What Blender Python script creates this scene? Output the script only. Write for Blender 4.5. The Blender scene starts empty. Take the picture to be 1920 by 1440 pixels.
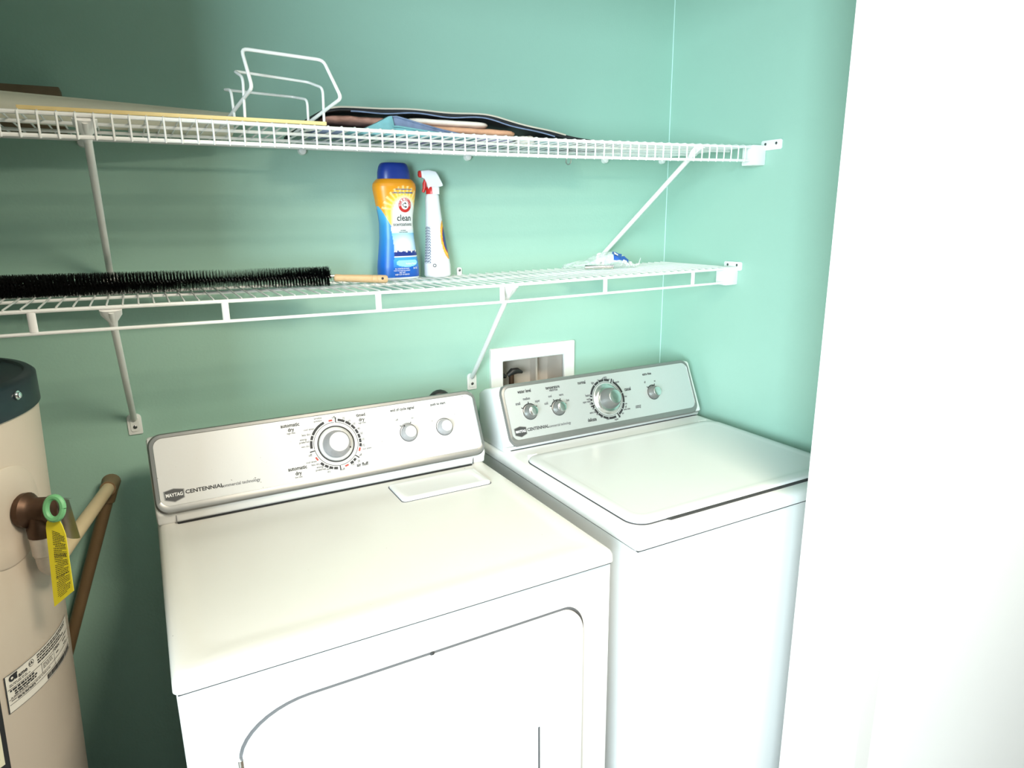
import bpy, bmesh, math, random
from mathutils import Vector, Matrix
R = math.radians
random.seed(7)
scene = bpy.context.scene
COL = scene.collection

# ------------------------------------------------------------------ camera
FPX = 1263.66
CAM = Vector((-1.4932, -1.6996, 1.516))
_a, _b, _c = R(13.908), R(28.645), R(-0.643)
FW = Vector((math.sin(_b)*math.cos(_a), math.cos(_b)*math.cos(_a), -math.sin(_a)))
_r = Vector((math.cos(_b), -math.sin(_b), 0)); _u = _r.cross(FW)
RT = _r*math.cos(_c) + _u*math.sin(_c); UP = -_r*math.sin(_c) + _u*math.cos(_c)
cd = bpy.data.cameras.new('camera'); cd.sensor_width = 36; cd.lens = 36*FPX/1920
cam = bpy.data.objects.new('camera', cd); COL.objects.link(cam)
M = Matrix((RT, UP, -FW)).transposed().to_4x4(); M.translation = CAM
cam.matrix_world = M; cd.clip_start = .01
scene.camera = cam
def ray(x, y): return FW + RT*((x-960)/FPX) - UP*((y-720)/FPX)
def at(ax, v, x, y):                      # a photo pixel on the plane axis = v
    d = ray(x, y); return CAM + d*((v-CAM[ax])/d[ax])
def atp(P0, n, x, y):                     # a photo pixel on any plane
    d = ray(x, y); return CAM + d*((Vector(P0)-CAM).dot(n)/d.dot(n))

# ------------------------------------------------------------------ light
vs = scene.view_settings
vs.view_transform = 'Standard'; vs.look = 'None'; vs.gamma = 1; vs.exposure = 0.06
vs.use_curve_mapping = False
w = bpy.data.worlds.new('world'); scene.world = w; w.use_nodes = True
w.node_tree.nodes['Background'].inputs[0].default_value = (.75, .88, 1, 1)
w.node_tree.nodes['Background'].inputs[1].default_value = .6
def area(name, loc, rot, sx, sy, power, col):
    l = bpy.data.lights.new(name, 'AREA'); l.shape = 'RECTANGLE'; l.size = sx; l.size_y = sy
    l.energy = power; l.color = col
    o = bpy.data.objects.new(name, l); COL.objects.link(o); o.location = loc; o.rotation_euler = rot
    return o
# daylight coming in by the room's window (the pane stands in wall_rear, behind the camera on the left)
area('window_daylight', (-4.15, -3.60, 1.5), (R(90), 0, 0), 2.6, 1.5, 480, (.75, .925, 1.0))
# ceiling lamp of the room
area('ceiling_lamp_light', (-.75, -1.75, 2.40), (0, 0, 0), .55, .55, 48, (1.0, .88, .70))

# ------------------------------------------------------------------ materials
def mat(name, col, rough=.5, metal=0, spec=.5, noise=0, nscale=30, bump=0, bscale=200, bdist=.001, aniso=None, specks=None):
    m = bpy.data.materials.new(name); m.use_nodes = True
    nt = m.node_tree; b = nt.nodes['Principled BSDF']
    b.inputs['Base Color'].default_value = (*col, 1); b.inputs['Roughness'].default_value = rough
    b.inputs['Metallic'].default_value = metal; b.inputs['Specular IOR Level'].default_value = spec
    tc = nt.nodes.new('ShaderNodeTexCoord')
    src = tc.outputs['Object']
    if aniso:
        mp = nt.nodes.new('ShaderNodeMapping'); mp.inputs['Scale'].default_value = aniso
        nt.links.new(src, mp.inputs['Vector']); src = mp.outputs['Vector']
    if noise:
        n = nt.nodes.new('ShaderNodeTexNoise'); n.inputs['Scale'].default_value = nscale; n.inputs['Detail'].default_value = 4
        nt.links.new(src, n.inputs['Vector'])
        mx = nt.nodes.new('ShaderNodeMix'); mx.data_type = 'RGBA'
        mx.inputs['A'].default_value = (*[c*(1-noise) for c in col], 1)
        mx.inputs['B'].default_value = (*[min(1, c*(1+noise)) for c in col], 1)
        nt.links.new(n.outputs['Fac'], mx.inputs['Factor']); nt.links.new(mx.outputs['Result'], b.inputs['Base Color'])
    if specks:                     # small grey spots of wear
        n3 = nt.nodes.new('ShaderNodeTexNoise'); n3.inputs['Scale'].default_value = specks[0]; n3.inputs['Detail'].default_value = 1
        nt.links.new(tc.outputs['Object'], n3.inputs['Vector'])
        rp_ = nt.nodes.new('ShaderNodeMapRange'); rp_.inputs['From Min'].default_value = specks[1]; rp_.inputs['From Max'].default_value = specks[1]+.02
        nt.links.new(n3.outputs['Fac'], rp_.inputs['Value'])
        m3 = nt.nodes.new('ShaderNodeMix'); m3.data_type = 'RGBA'; m3.inputs['B'].default_value = (.25, .24, .22, 1)
        nt.links.new(mx.outputs['Result'], m3.inputs['A']); nt.links.new(rp_.outputs['Result'], m3.inputs['Factor'])
        nt.links.new(m3.outputs['Result'], b.inputs['Base Color'])
    if bump:
        n2 = nt.nodes.new('ShaderNodeTexNoise'); n2.inputs['Scale'].default_value = bscale; n2.inputs['Detail'].default_value = 3
        nt.links.new(src, n2.inputs['Vector'])
        bp = nt.nodes.new('ShaderNodeBump'); bp.inputs['Strength'].default_value = bump; bp.inputs['Distance'].default_value = bdist
        nt.links.new(n2.outputs['Fac'], bp.inputs['Height']); nt.links.new(bp.outputs['Normal'], b.inputs['Normal'])
    return m
MT = dict(
    paint=mat('mint_wall_paint', (.335, .535, .44), .55, noise=.05, nscale=2.5, bump=.25, bscale=160),
    white_paint=mat('white_wall_paint', (.90, .90, .89), .5, noise=.02, nscale=3, bump=.1, bscale=160),
    room_paint=mat('taupe_room_paint', (.24, .225, .20), .6, noise=.03, nscale=3),
    trimwhite=mat('white_gloss_trim', (.88, .88, .87), .3, noise=.01, nscale=6),
    caulk=mat('pale_caulk', (.62, .86, .80), .5),
    floor=mat('floor_vinyl', (.13, .10, .075), .45, noise=.15, nscale=8),
    ceil=mat('ceiling_white', (.82, .82, .81), .8, bump=.3, bscale=90),
    wire=mat('white_vinyl_wire', (.86, .86, .84), .35, noise=.02, nscale=40),
    brace=mat('white_enamel_brace', (.80, .80, .77), .3, noise=.03, nscale=30),
    screw=mat('steel_screw', (.18, .18, .18), .3, 1),
    enamel=mat('white_enamel', (.78, .78, .765), .2, noise=.02, nscale=4),
    dryertop=mat('cream_white_enamel', (.68, .665, .62), .25, noise=.04, nscale=5, specks=(110, .815)),
    lidwhite=mat('grey_white_lid_enamel', (.66, .67, .665), .22, noise=.02, nscale=4),
    gap=mat('dark_seam', (.03, .03, .03), .7),
    seam=mat('grey_seam', (.10, .10, .105), .6),
    bezel=mat('silver_plastic_bezel', (.25, .25, .24), .35, .6, noise=.05, nscale=60),
    dpanel=mat('silver_panel_lit', (.57, .57, .56), .4, .1, noise=.015, nscale=300, specks=(160, .775)),  # washer panel's silver made paler: the reflected light is put into the colour
    wpanel=mat('brushed_silver_panel', (.60, .61, .60), .36, .55, noise=.06, nscale=60, aniso=(4, 40, 40)),
    knob=mat('satin_grey_knob', (.46, .45, .46), .28, .4),
    knobcap=mat('bright_knob_cap', (.90, .90, .89), .25, .3),
    chrome=mat('spun_chrome', (.80, .80, .79), .2, 1, noise=.1, nscale=25, aniso=(1, 1, 14)),
    ink=mat('black_print', (.02, .02, .022), .6),
    greyink=mat('grey_print', (.08, .08, .085), .6),
    redink=mat('red_print', (.45, .06, .04), .6),
    whiteink=mat('white_print', (.85, .85, .85), .6),
    badge=mat('charcoal_badge', (.06, .06, .06), .4, .3),
    tank=mat('beige_tank_enamel', (.58, .495, .40), .4, noise=.06, nscale=6, bump=.05, bscale=80),
    tankcap=mat('dark_blue_cap', (.004, .013, .018), .4, noise=.2, nscale=10),
    brass=mat('tarnished_brass', (.085, .045, .025), .45, .6, noise=.4, nscale=40),
    cpvc=mat('tan_plastic_pipe', (.60, .46, .28), .45, noise=.08, nscale=20),
    cpvc2=mat('brown_stained_pipe', (.20, .125, .06), .5, noise=.25, nscale=15),
    fitting=mat('off_white_fitting', (.62, .54, .46), .5, noise=.15, nscale=60),
    tagy=mat('yellow_tag_card', (.86, .72, .03), .5, noise=.03, nscale=30),
    ringg=mat('green_ring', (.16, .45, .20), .5),
    steel=mat('worn_steel', (.35, .35, .34), .35, .9, noise=.2, nscale=50),
    paper=mat('label_paper', (.74, .70, .62), .6, noise=.04, nscale=50),
    cream=mat('cream_label', (.78, .75, .55), .6),
    black=mat('black_plastic', (.012, .012, .012), .5),
    rubber=mat('black_rubber', (.018, .018, .018), .45, bump=.3, bscale=60),
    bristle=mat('black_bristle', (.008, .008, .008), .55),
    wood=mat('turned_pale_wood', (.62, .42, .23), .5, noise=.18, nscale=30, aniso=(2, 20, 20)),
    stick=mat('yellow_pine_stick', (.78, .60, .27), .5, noise=.1, nscale=30, aniso=(2, 30, 30)),
    card=mat('brown_cardboard', (.19, .13, .075), .8, noise=.2, nscale=25),
    rollp=mat('cream_paper_roll', (.70, .67, .54), .55, noise=.05, nscale=12),
    boxin=mat('beige_box_plastic', (.60, .53, .46), .5, noise=.05, nscale=10),
    boxfr=mat('white_box_frame', (.86, .85, .82), .4, noise=.02, nscale=10),
    cloth_black=mat('black_mat_cloth', (.010, .011, .014), .7, noise=.3, nscale=60, bump=.3, bscale=120),
    cloth_edge=mat('pale_binding', (.55, .50, .42), .7),
    cloth_teal=mat('teal_cloth', (.16, .38, .42), .8, noise=.35, nscale=45, bump=.3, bscale=200),
    cloth_blue=mat('slate_blue_cloth', (.16, .21, .33), .8, noise=.4, nscale=60, bump=.3, bscale=200),
    cloth_lilac=mat('lilac_cloth', (.27, .26, .46), .8, noise=.35, nscale=40, bump=.3, bscale=200),
    cloth_peach=mat('peach_cloth', (.68, .36, .22), .8, noise=.25, nscale=50, bump=.3, bscale=200),
    cloth_pink=mat('dusty_pink_cloth', (.42, .22, .17), .8, noise=.4, nscale=70, bump=.3, bscale=200),
    cloth_white=mat('ivory_cloth', (.82, .74, .66), .8, noise=.08, nscale=50, bump=.2, bscale=200),
    bluecap=mat('royal_blue_cap', (.012, .04, .28), .35),
    redp=mat('red_plastic', (.62, .03, .025), .35),
    whitep=mat('white_plastic', (.82, .83, .86), .35),
    blueprint=mat('blue_film_print', (.02, .10, .42), .35),
)
def vcol_mat(name, rough=.35):
    m = bpy.data.materials.new(name); m.use_nodes = True; nt = m.node_tree
    b = nt.nodes['Principled BSDF']; b.inputs['Roughness'].default_value = rough
    at_ = nt.nodes.new('ShaderNodeVertexColor'); at_.layer_name = 'print'
    nt.links.new(at_.outputs['Color'], b.inputs['Base Color']); return m
MT['label_print'] = vcol_mat('bottle_label_print')
MT['spray_print'] = vcol_mat('spray_label_print')
def film():
    m = bpy.data.materials.new('clear_film'); m.use_nodes = True; nt = m.node_tree
    b = nt.nodes['Principled BSDF']; b.inputs['Base Color'].default_value = (.93, .97, .96, 1)
    b.inputs['Roughness'].default_value = .12; b.inputs['Alpha'].default_value = .30
    b.inputs['Specular IOR Level'].default_value = .9
    return m
MT['film'] = film()

# ------------------------------------------------------------------ mesh helpers
class MB:
    def __init__(s): s.v = []; s.f = []
    def add(s, vs_, fs):
        o = len(s.v); s.v += [tuple(p) for p in vs_]; s.f += [tuple(i+o for i in f) for f in fs]; return s
    def box(s, a, b):
        x0, y0, z0 = a; x1, y1, z1 = b
        return s.add([(x0,y0,z0),(x1,y0,z0),(x1,y1,z0),(x0,y1,z0),(x0,y0,z1),(x1,y0,z1),(x1,y1,z1),(x0,y1,z1)],
                     [(0,3,2,1),(4,5,6,7),(0,1,5,4),(1,2,6,5),(2,3,7,6),(3,0,4,7)])
    def tube(s, pts, r, n=8, cap=True):
        pts = [Vector(p) for p in pts]; rs = r if isinstance(r, (list, tuple)) else [r]*len(pts)
        rings = []; prev = None
        for i, p in enumerate(pts):
            if i == 0: t = pts[1]-p
            elif i == len(pts)-1: t = p-pts[i-1]
            else: t = (pts[i+1]-p).normalized()+(p-pts[i-1]).normalized()
            t.normalize()
            if prev is None:
                ref = Vector((0,0,1)) if abs(t.z) < .9 else Vector((1,0,0))
                a = t.cross(ref).normalized()
            else:
                a = (prev - t*prev.dot(t)).normalized()
            prev = a; b = t.cross(a)
            k = 1
            if 0 < i < len(pts)-1:
                c = (pts[i+1]-p).normalized().dot((p-pts[i-1]).normalized()); k = 1/max(.6, math.sqrt(max(.01, (1+c)/2)))
            rings.append([p+(a*math.cos(2*math.pi*j/n)+b*math.sin(2*math.pi*j/n))*rs[i]*(k if k < 1.5 else 1.2) for j in range(n)])
        return s.loft(rings, cap, cap)
    def loft(s, rings, c0=True, c1=True, closed=True):
        n = len(rings[0]); vs_ = [p for r_ in rings for p in r_]; fs = []
        for i in range(len(rings)-1):
            for j in range(n if closed else n-1):
                k = (j+1) % n
                fs.append((i*n+j, i*n+k, (i+1)*n+k, (i+1)*n+j))
        if c0: fs.append(tuple(range(n-1, -1, -1)))
        if c1: fs.append(tuple((len(rings)-1)*n+j for j in range(n)))
        return s.add(vs_, fs)
    def lathe(s, O, ax, prof, n=32, c0=True, c1=True):      # prof: (radius, height along ax)
        O = Vector(O); ax = Vector(ax).normalized()
        ref = Vector((0,0,1)) if abs(ax.z) < .9 else Vector((1,0,0))
        a = ax.cross(ref).normalized(); b = ax.cross(a)
        return s.loft([[O+ax*h+(a*math.cos(2*math.pi*j/n)+b*math.sin(2*math.pi*j/n))*r_ for j in range(n)] for r_, h in prof], c0, c1)
    def prism(s, poly, axis, a, b):      # poly of 2-D points extruded along an axis
        def P(q, t):
            if axis == 0: return (t, q[0], q[1])
            if axis == 1: return (q[0], t, q[1])
            return (q[0], q[1], t)
        return s.loft([[P(q, a) for q in poly], [P(q, b) for q in poly]])

ROOT = {}
def link(o, parent=None):
    COL.objects.link(o)
    if parent is not None: o.parent = parent
    return o
def base_of(o):
    while o.parent is not None: o = o.parent
    return ROOT.get(o.name, Vector((0,0,0)))
def tag(o, label, cat, group=None):
    o['label'] = label; o['category'] = cat
    if group: o['group'] = group
    return o
def thing(name, label, cat, loc, group=None):
    o = bpy.data.objects.new(name, None); o.empty_display_size = .05
    link(o); o.location = loc; ROOT[o.name] = Vector(loc)
    return tag(o, label, cat, group)
def part(name, mb, material, parent=None, smooth=40, label=None, bevel=0, colors=None, kind=None):
    me = bpy.data.meshes.new(name)
    L = base_of(parent) if parent is not None else Vector((0,0,0))
    me.from_pydata([(p[0]-L.x, p[1]-L.y, p[2]-L.z) for p in mb.v], [], mb.f); me.validate()
    bm = bmesh.new(); bm.from_mesh(me)
    if not colors: bmesh.ops.remove_doubles(bm, verts=bm.verts, dist=1e-6)
    if bevel:
        ed = [e for e in bm.edges if len(e.link_faces) == 2 and e.calc_face_angle(0) > R(30)]
        bmesh.ops.bevel(bm, geom=ed, offset=bevel, segments=2, affect='EDGES', profile=.5)
    bmesh.ops.recalc_face_normals(bm, faces=bm.faces)
    bm.to_mesh(me); bm.free()
    if smooth:
        me.polygons.foreach_set('use_smooth', [True]*len(me.polygons))
        me.set_sharp_from_angle(angle=R(smooth))
    me.materials.append(MT[material] if isinstance(material, str) else material)
    if colors:
        ca = me.color_attributes.new('print', 'FLOAT_COLOR', 'POINT')
        for i, c in enumerate(colors): ca.data[i].color = (*c, 1)
    o = bpy.data.objects.new(name, me); link(o, parent)
    if label: o['label'] = label
    if kind: o['kind'] = kind
    return o
def single(name, mb, material, label, cat, group=None, **k):
    o = part(name, mb, material, None, **k); return tag(o, label, cat, group)
def struct(name, mb, material, **k):
    o = part(name, mb, material, None, **k); o['kind'] = 'structure'; return o
def rr(x0, x1, y0, y1, rad, n=6):        # rounded rectangle, corners bl, br, tr, tl
    if not isinstance(rad, (tuple, list)): rad = [rad]*4
    out = []
    for (cx, cy, sx, sy, a0), r_ in zip(((x0,y0,1,1,180),(x1,y0,-1,1,270),(x1,y1,-1,-1,0),(x0,y1,1,-1,90)), rad):
        rx, ry = r_ if isinstance(r_, (tuple, list)) else (r_, r_)
        for i in range(n+1):
            a = R(a0+90*i/n); out.append((cx+sx*rx+rx*math.cos(a), cy+sy*ry+ry*math.sin(a)))
    return out
def interp(tab, x):
    if x <= tab[0][0]: return tab[0][1]
    for (a, u), (b, v) in zip(tab, tab[1:]):
        if x <= b: return u+(v-u)*(x-a)/(b-a)
    return tab[-1][1]
# ---- lettering: text outlines as flat geometry
_T = {}
def txt(s, bold=False):
    k = (s, bold)
    if k not in _T:
        cu = bpy.data.curves.new('t', 'FONT'); cu.body = s; cu.size = 1; cu.align_x = 'CENTER'; cu.align_y = 'CENTER'
        cu.resolution_u = 2
        cu.offset = .028 if bold else .012
        o = bpy.data.objects.new('t', cu); COL.objects.link(o)
        dg = bpy.context.evaluated_depsgraph_get()
        me = bpy.data.meshes.new_from_object(o.evaluated_get(dg))
        v = [(p.co.x, p.co.y) for p in me.vertices]; f = [tuple(p.vertices) for p in me.polygons]
        bpy.data.objects.remove(o); bpy.data.curves.remove(cu); bpy.data.meshes.remove(me)
        xs = [p[0] for p in v]; cx = (min(xs)+max(xs))/2
        _T[k] = ([(x-cx, y) for x, y in v], f, max(xs)-min(xs))
    return _T[k]
def put_text(mb, s, u, v, width, fmap, bold=False, hscale=1.0, rot=0):
    V, F, W = txt(s, bold); k = width/W; c, d = math.cos(rot), math.sin(rot)
    mb.add([fmap(u+(x*c-y*hscale*d)*k, v+(x*d+y*hscale*c)*k) for x, y in V], F)
def arc_band(mb, u, v, r0, r1, a0, a1, fmap, step=4):      # angles clockwise from up, degrees
    n = max(1, int(abs(a1-a0)/step)); vs_ = []; fs = []
    for i in range(n+1):
        a = R(a0+(a1-a0)*i/n)
        vs_ += [fmap(u+r0*math.sin(a), v+r0*math.cos(a)), fmap(u+r1*math.sin(a), v+r1*math.cos(a))]
        if i: fs.append((2*i-2, 2*i-1, 2*i+1, 2*i))
    mb.add(vs_, fs)
def quad(mb, u0, u1, v0, v1, fmap, nu=1, rot=0):
    vs_ = []; fs = []
    for i in range(nu+1):
        u = u0+(u1-u0)*i/nu; vs_ += [fmap(u, v0), fmap(u, v1)]
        if i: fs.append((2*i-2, 2*i, 2*i+1, 2*i-1))
    mb.add(vs_, fs)

# ================================================================== THE SETTING
JR, JL = -.350, -1.765          # closet opening, right and left jamb faces
YI, YO = -.86, -1.027           # closet side and room side of the jambs
CZ = 2.44
BX0, BX1, BZ0, BZ1 = -.6185, -.3705, .93, 1.129      # hole in the wall for the washer box
m = MB()
m.box((-2.42, 0, 0), (BX0, .12, CZ)); m.box((BX1, 0, 0), (.12, .12, CZ))
m.box((BX0, 0, 0), (BX1, .12, BZ0)); m.box((BX0, 0, BZ1), (BX1, .12, CZ))
struct('wall_back', m, 'paint', smooth=0)
struct('wall_right', MB().box((0, YI-.02, 0), (.12, 0, CZ)), 'paint', smooth=0)
struct('wall_left', MB().box((-2.42, YI-.02, 0), (-2.30, 0, CZ)), 'paint', smooth=0)
m = MB().box((JR+.018, YO+.018, 0), (.95, YI-.02, CZ)); struct('wall_front_right', m, 'white_paint', smooth=0)
m = MB().box((-5.8, YO+.018, 0), (JL-.018, YI-.02, CZ)); struct('wall_front_left', m, 'room_paint', smooth=0)
struct('wall_header', MB().box((JL-.018, YO+.018, 2.07), (JR+.018, YI-.02, CZ)), 'white_paint', smooth=0)
def jamb(n, x0, x1): struct(n, MB().box((x0, YO+.018, 0), (x1, YI, 2.07)), 'trimwhite', bevel=.001, smooth=0)
jamb('trim_1', JR, JR+.018); jamb('trim_2', JL-.018, JL)
struct('trim_3', MB().prism([(JR, YO), (JR+.006, YO), (JR+.064, YO+.006), (JR+.064, YO+.018), (JR, YO+.018)], 2, 0, 2.13), 'trimwhite', bevel=.0008, smooth=0)
struct('trim_4', MB().prism([(JL, YO), (JL-.006, YO), (JL-.064, YO+.006), (JL-.064, YO+.018), (JL, YO+.018)], 2, 0, 2.13), 'trimwhite', bevel=.0008, smooth=0)
struct('trim_5', MB().box((JL, YO, 2.07), (JR, YO+.018, 2.13)), 'trimwhite', bevel=.0008, smooth=0)
# thin bead of caulk down the corner
struct('trim_6', MB().tube([(-.0012, -.0012, 0), (-.0012, -.0012, CZ)], .0012, 6), 'caulk')
struct('floor', MB().box((-5.8, -3.75, -.1), (.95, .12, 0)), 'floor', smooth=0)
struct('ceiling', MB().box((-5.8, -3.75, CZ), (.95, .12, CZ+.1)), 'ceil', smooth=0)
# the room the photograph was taken from
WX0, WX1, WZ0, WZ1 = -5.48, -2.82, .72, 2.28
m = MB().box((-5.8, -3.75, 0), (WX0, -3.63, CZ)); m.box((WX1, -3.75, 0), (.95, -3.63, CZ))
m.box((WX0, -3.75, 0), (WX1, -3.63, WZ0)); m.box((WX0, -3.75, WZ1), (WX1, -3.63, CZ))
struct('wall_rear', m, 'room_paint', smooth=0)
struct('wall_room_right', MB().box((.95, -3.75, 0), (1.05, .12, CZ)), 'room_paint', smooth=0)
struct('wall_room_left', MB().box((-5.9, -3.75, 0), (-5.8, .12, CZ)), 'room_paint', smooth=0)
wf = MB()
for x in (WX0, (WX0+WX1)/2-.02, WX1-.04): wf.box((x, -3.72, WZ0), (x+.04, -3.66, WZ1))
for z in (WZ0, WZ1-.04): wf.box((WX0, -3.72, z), (WX1, -3.66, z+.04))
struct('window_1', wf, 'trimwhite', smooth=0)
cl = thing('ceiling_lamp', 'square flush ceiling lamp of the room behind the photographer', 'lamp', (-.75, -1.75, 2.44))
part('lamp_base', MB().box((-1.04, -2.04, 2.415), (-.46, -1.46, 2.44)), 'trimwhite', cl, smooth=0)

# ================================================================== WIRE SHELVES
ZL = [(-2.3, 1.3700), (-1.662, 1.3692), (-1.355, 1.3656), (-1.052, 1.3631), (-.755, 1.3612), (-.459, 1.3636), (-.162, 1.3662), (0, 1.3676)]
ZU = [(-2.3, 1.6815), (-1.643, 1.6812), (-1.282, 1.6806), (-.95, 1.6792), (-.64, 1.6790), (-.3, 1.683), (-.02, 1.6878), (0, 1.688)]
D1, D2 = .3036, .3707
PITCH = .02508
def zl(x): return interp(ZL, x)
def zu(x): return interp(ZU, x)
def rail(root, name, zf, y, dz, r, x0=-2.29, x1=-.012, n=8):
    xs = [x0+(x1-x0)*i/24 for i in range(25)]
    return part(name, MB().tube([(x, y, zf(x)+dz) for x in xs], r, n), 'wire', root)
def screw(parent, P, nrm, r=.0035):
    return part('screw', MB().lathe(P, nrm, [(r, 0), (r, .001), (r*.6, .002), (r*.2, .0022)], 12), 'screw', parent)
def brace(root, top, foot, r=.0065):
    top, foot = Vector(top), Vector(foot); d = (foot-top).normalized()
    b = part('support_brace', MB().tube([top, foot+Vector((0, -.006, 0))], r, 12), 'brace', root)
    # flattened clip that hooks over the front rail
    m = MB()
    rings = []
    for t, wd, th in ((-.004, .018, .0045), (.012, .017, .005), (.03, .008, .0068), (.045, .0068, .0068)):
        c = top+d*t; n_ = Vector((1,0,0)).cross(d).normalized()
        rings.append([c+Vector((1,0,0))*wd*math.cos(2*math.pi*j/16)+n_*th*math.sin(2*math.pi*j/16) for j in range(16)])
    part('rail_clip', m.loft(rings), 'wire', b)
    # foot plate on the wall
    x, z = foot.x, foot.z-.012
    pl = rr(x-.0145, x+.0145, z-.026, z+.022, (.003, .003, .010, .010), 4)
    part('foot_plate', MB().loft([[(u, 0, v) for u, v in pl], [(u, -.0035, v) for u, v in pl]]), 'wire', b, bevel=.0008)
    pin = rr(x-.0095, x+.0095, z-.019, z+.014, .004, 4)
    part('plate_rim', MB().loft([[(u, -.0030, v) for u, v in pin], [(u, -.0052, v) for u, v in rr(x-.0085, x+.0085, z-.018, z+.013, .004, 4)]]), 'brace', b)
    screw(b, (x, -.005, z-.008), (0, -1, 0), .0042)
    return b
def end_bracket(root, D, ztop, h, tab0, tab1, ztab0, ztab1):
    e = part('end_bracket', MB().box((-.046, -D-.010, ztop-h), (0, -D+.030, ztop+.004)), 'wire', root, bevel=.003)
    pl = rr(tab0, tab1, ztab0, ztab1, .005, 4)
    part('mounting_tab', MB().loft([[(-.0045, u, v) for u, v in pl], [(0, u, v) for u, v in pl]]), 'wire', e, bevel=.0008)
    zc = (ztab0+ztab1)/2+.003
    for f in (.25, .78): screw(e, (-.0042, tab0+(tab1-tab0)*f, zc), (-1, 0, 0), .0036)
    return e
def wires(root, zf, pts, n, x1=-.02, r=.0017):
    L = base_of(root); me0 = None
    for i in range(n):
        x = x1-PITCH*i
        if x < -2.28: break
        if me0 is None:
            o = part('wire', MB().tube([(L.x, y, dz+L.z) for y, dz in pts], r, 6), 'wire', root); me0 = o.data
        else:
            o = bpy.data.objects.new('wire', me0); link(o, root)
        o.location = (x-L.x, 0, zf(x)-L.z)
# ---- upper shelf
us = thing('wire_shelf', 'upper white wire shelf with close set vertical wires along its front lip', 'shelf', (-1.15, 0, 1.68))
H2 = .0336
rail(us, 'front_rail', zu, -D2, 0, .0035)
rail(us, 'front_rail', zu, -D2+.001, -H2, .0035)
rail(us, 'middle_rail', zu, -.262, -.001, .0032)
rail(us, 'middle_rail', zu, -.135, -.001, .0032)
rail(us, 'back_rail', zu, -.010, -.002, .0035)
wires(us, zu, [(-.006, .0036), (-.2, .0036), (-D2+.004, .0040), (-D2-.0035, .0010), (-D2-.0042, -.004), (-D2-.0036, -H2+.001), (-D2-.001, -H2-.0035)], 91)
brace(us, (-1.538, -D2+.004, zu(-1.538)-.008), (-1.5459, 0, 1.3995))
brace(us, (-.2254, -D2+.004, zu(-.2254)-.006), (-.2545, 0, 1.398))
end_bracket(us, D2, 1.6885, .047, -.432, -.366, 1.679, 1.704)
for x in (-1.56, -1.1212, -.6938, -.2478, -.0300):
    z = zu(x)-.008
    c = part('wall_clip', MB().lathe((x, 0, z), (0, -1, 0), [(.0095, 0), (.0095, .008), (.008, .013), (.004, .015)], 16), 'wire', us)
# ---- lower shelf
ls = thing('wire_shelf', 'lower white wire shelf with open front lip of two rails and upright spacers', 'shelf', (-1.15, 0, 1.36))
H1 = .0385
rail(ls, 'front_rail', zl, -D1, 0, .0036)
rail(ls, 'front_rail', zl, -D1, -H1, .0032)
rail(ls, 'middle_rail', zl, -.115, -.001, .0034)
rail(ls, 'back_rail', zl, -.010, -.001, .0034)
wires(ls, zl, [(-.006, .0040), (-.2, .0040), (-D1+.002, .0042), (-D1-.003, .0025)], 91)
for x in (-2.26, -1.962, -1.662, -1.3554, -1.0525, -.7543, -.458, -.1621):
    z = zl(x)
    part('lip_spacer', MB().loft([[(x+.0065*math.cos(t*math.pi/5), -D1+.0028*math.sin(t*math.pi/5)-.001, zz) for t in range(10)] for zz in (z-.002, z-H1+.002)]), 'wire', ls)
brace(ls, (-1.5448, -D1+.003, zl(-1.5448)-.007), (-1.543, 0, 1.083))
brace(ls, (-.7278, -D1+.003, zl(-.7278)-.007), (-.6967, 0, 1.076))
end_bracket(ls, D1, 1.3690, .047, -.327, -.262, 1.362, 1.386)
c = part('wall_clip', MB().loft([[(u, y, v) for u, v in rr(-.7340, -.7195, 1.358, 1.385, .005, 4)] for y in (0, -.006)]), 'wire', ls, bevel=.001)
screw(c, (-.7267, -.0058, 1.3775), (0, -1, 0), .0036)
c = part('wall_clip', MB().loft([[(u, y, v) for u, v in rr(-1.54, -1.5255, 1.362, 1.388, .005, 4)] for y in (0, -.006)]), 'wire', ls, bevel=.001)

# ================================================================== PANEL HELPERS for the two appliances
def frame_map(O, U, V, N):
    O, U, V, N = map(Vector, (O, U, V, N))
    return lambda h: (lambda u, v: O+U*u+V*v+N*h)
def console(root, x0, x1, yb, zb, yt, zt, ybk, white, panelmat, zbase, ybase, side_in=0.0, bez_in=.002):
    """white housing with a sloped silver bezel; returns the map of the control panel"""
    sl = Vector((0, yt-yb, zt-zb)); Lv = sl.length; V = sl.normalized(); N = Vector((1,0,0)).cross(V)
    body = part('console', MB().prism([(ybase, zbase), (ybase-.002, zbase+.014), (yb, zb+.002), (yt-.001, zt-.006), (yt+.014, zt-.007), (yt+.050, zt-.016), (ybk, zt-.034), (ybk, zbase)], 0, x0+side_in, x1-side_in), white, root, bevel=.007)
    fm = frame_map((x0, yb, zb), (1,0,0), V, N)
    W = x1-x0
    def ring(ins, h, rad, dv0=0, dv1=0): return [fm(h)(u, v) for u, v in rr(bez_in+ins, W-bez_in-ins, 0+ins+dv0, Lv-ins-dv1, rad, 8)]
    bz = part('bezel', MB().loft([ring(0, -.012, .026), ring(0, .004, .026), ring(.003, .0085, .024), ring(.009, .0095, .019, .004), ring(.0105, .0082, .018, .006)], True, True), 'bezel', body, smooth=35)
    pn = part('control_panel', MB().loft([ring(.010, .0070, .018, .006), ring(.0104, .0090, .018, .006)], True, True), panelmat, body, smooth=35)
    return body, fm, Lv, N, V
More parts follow.
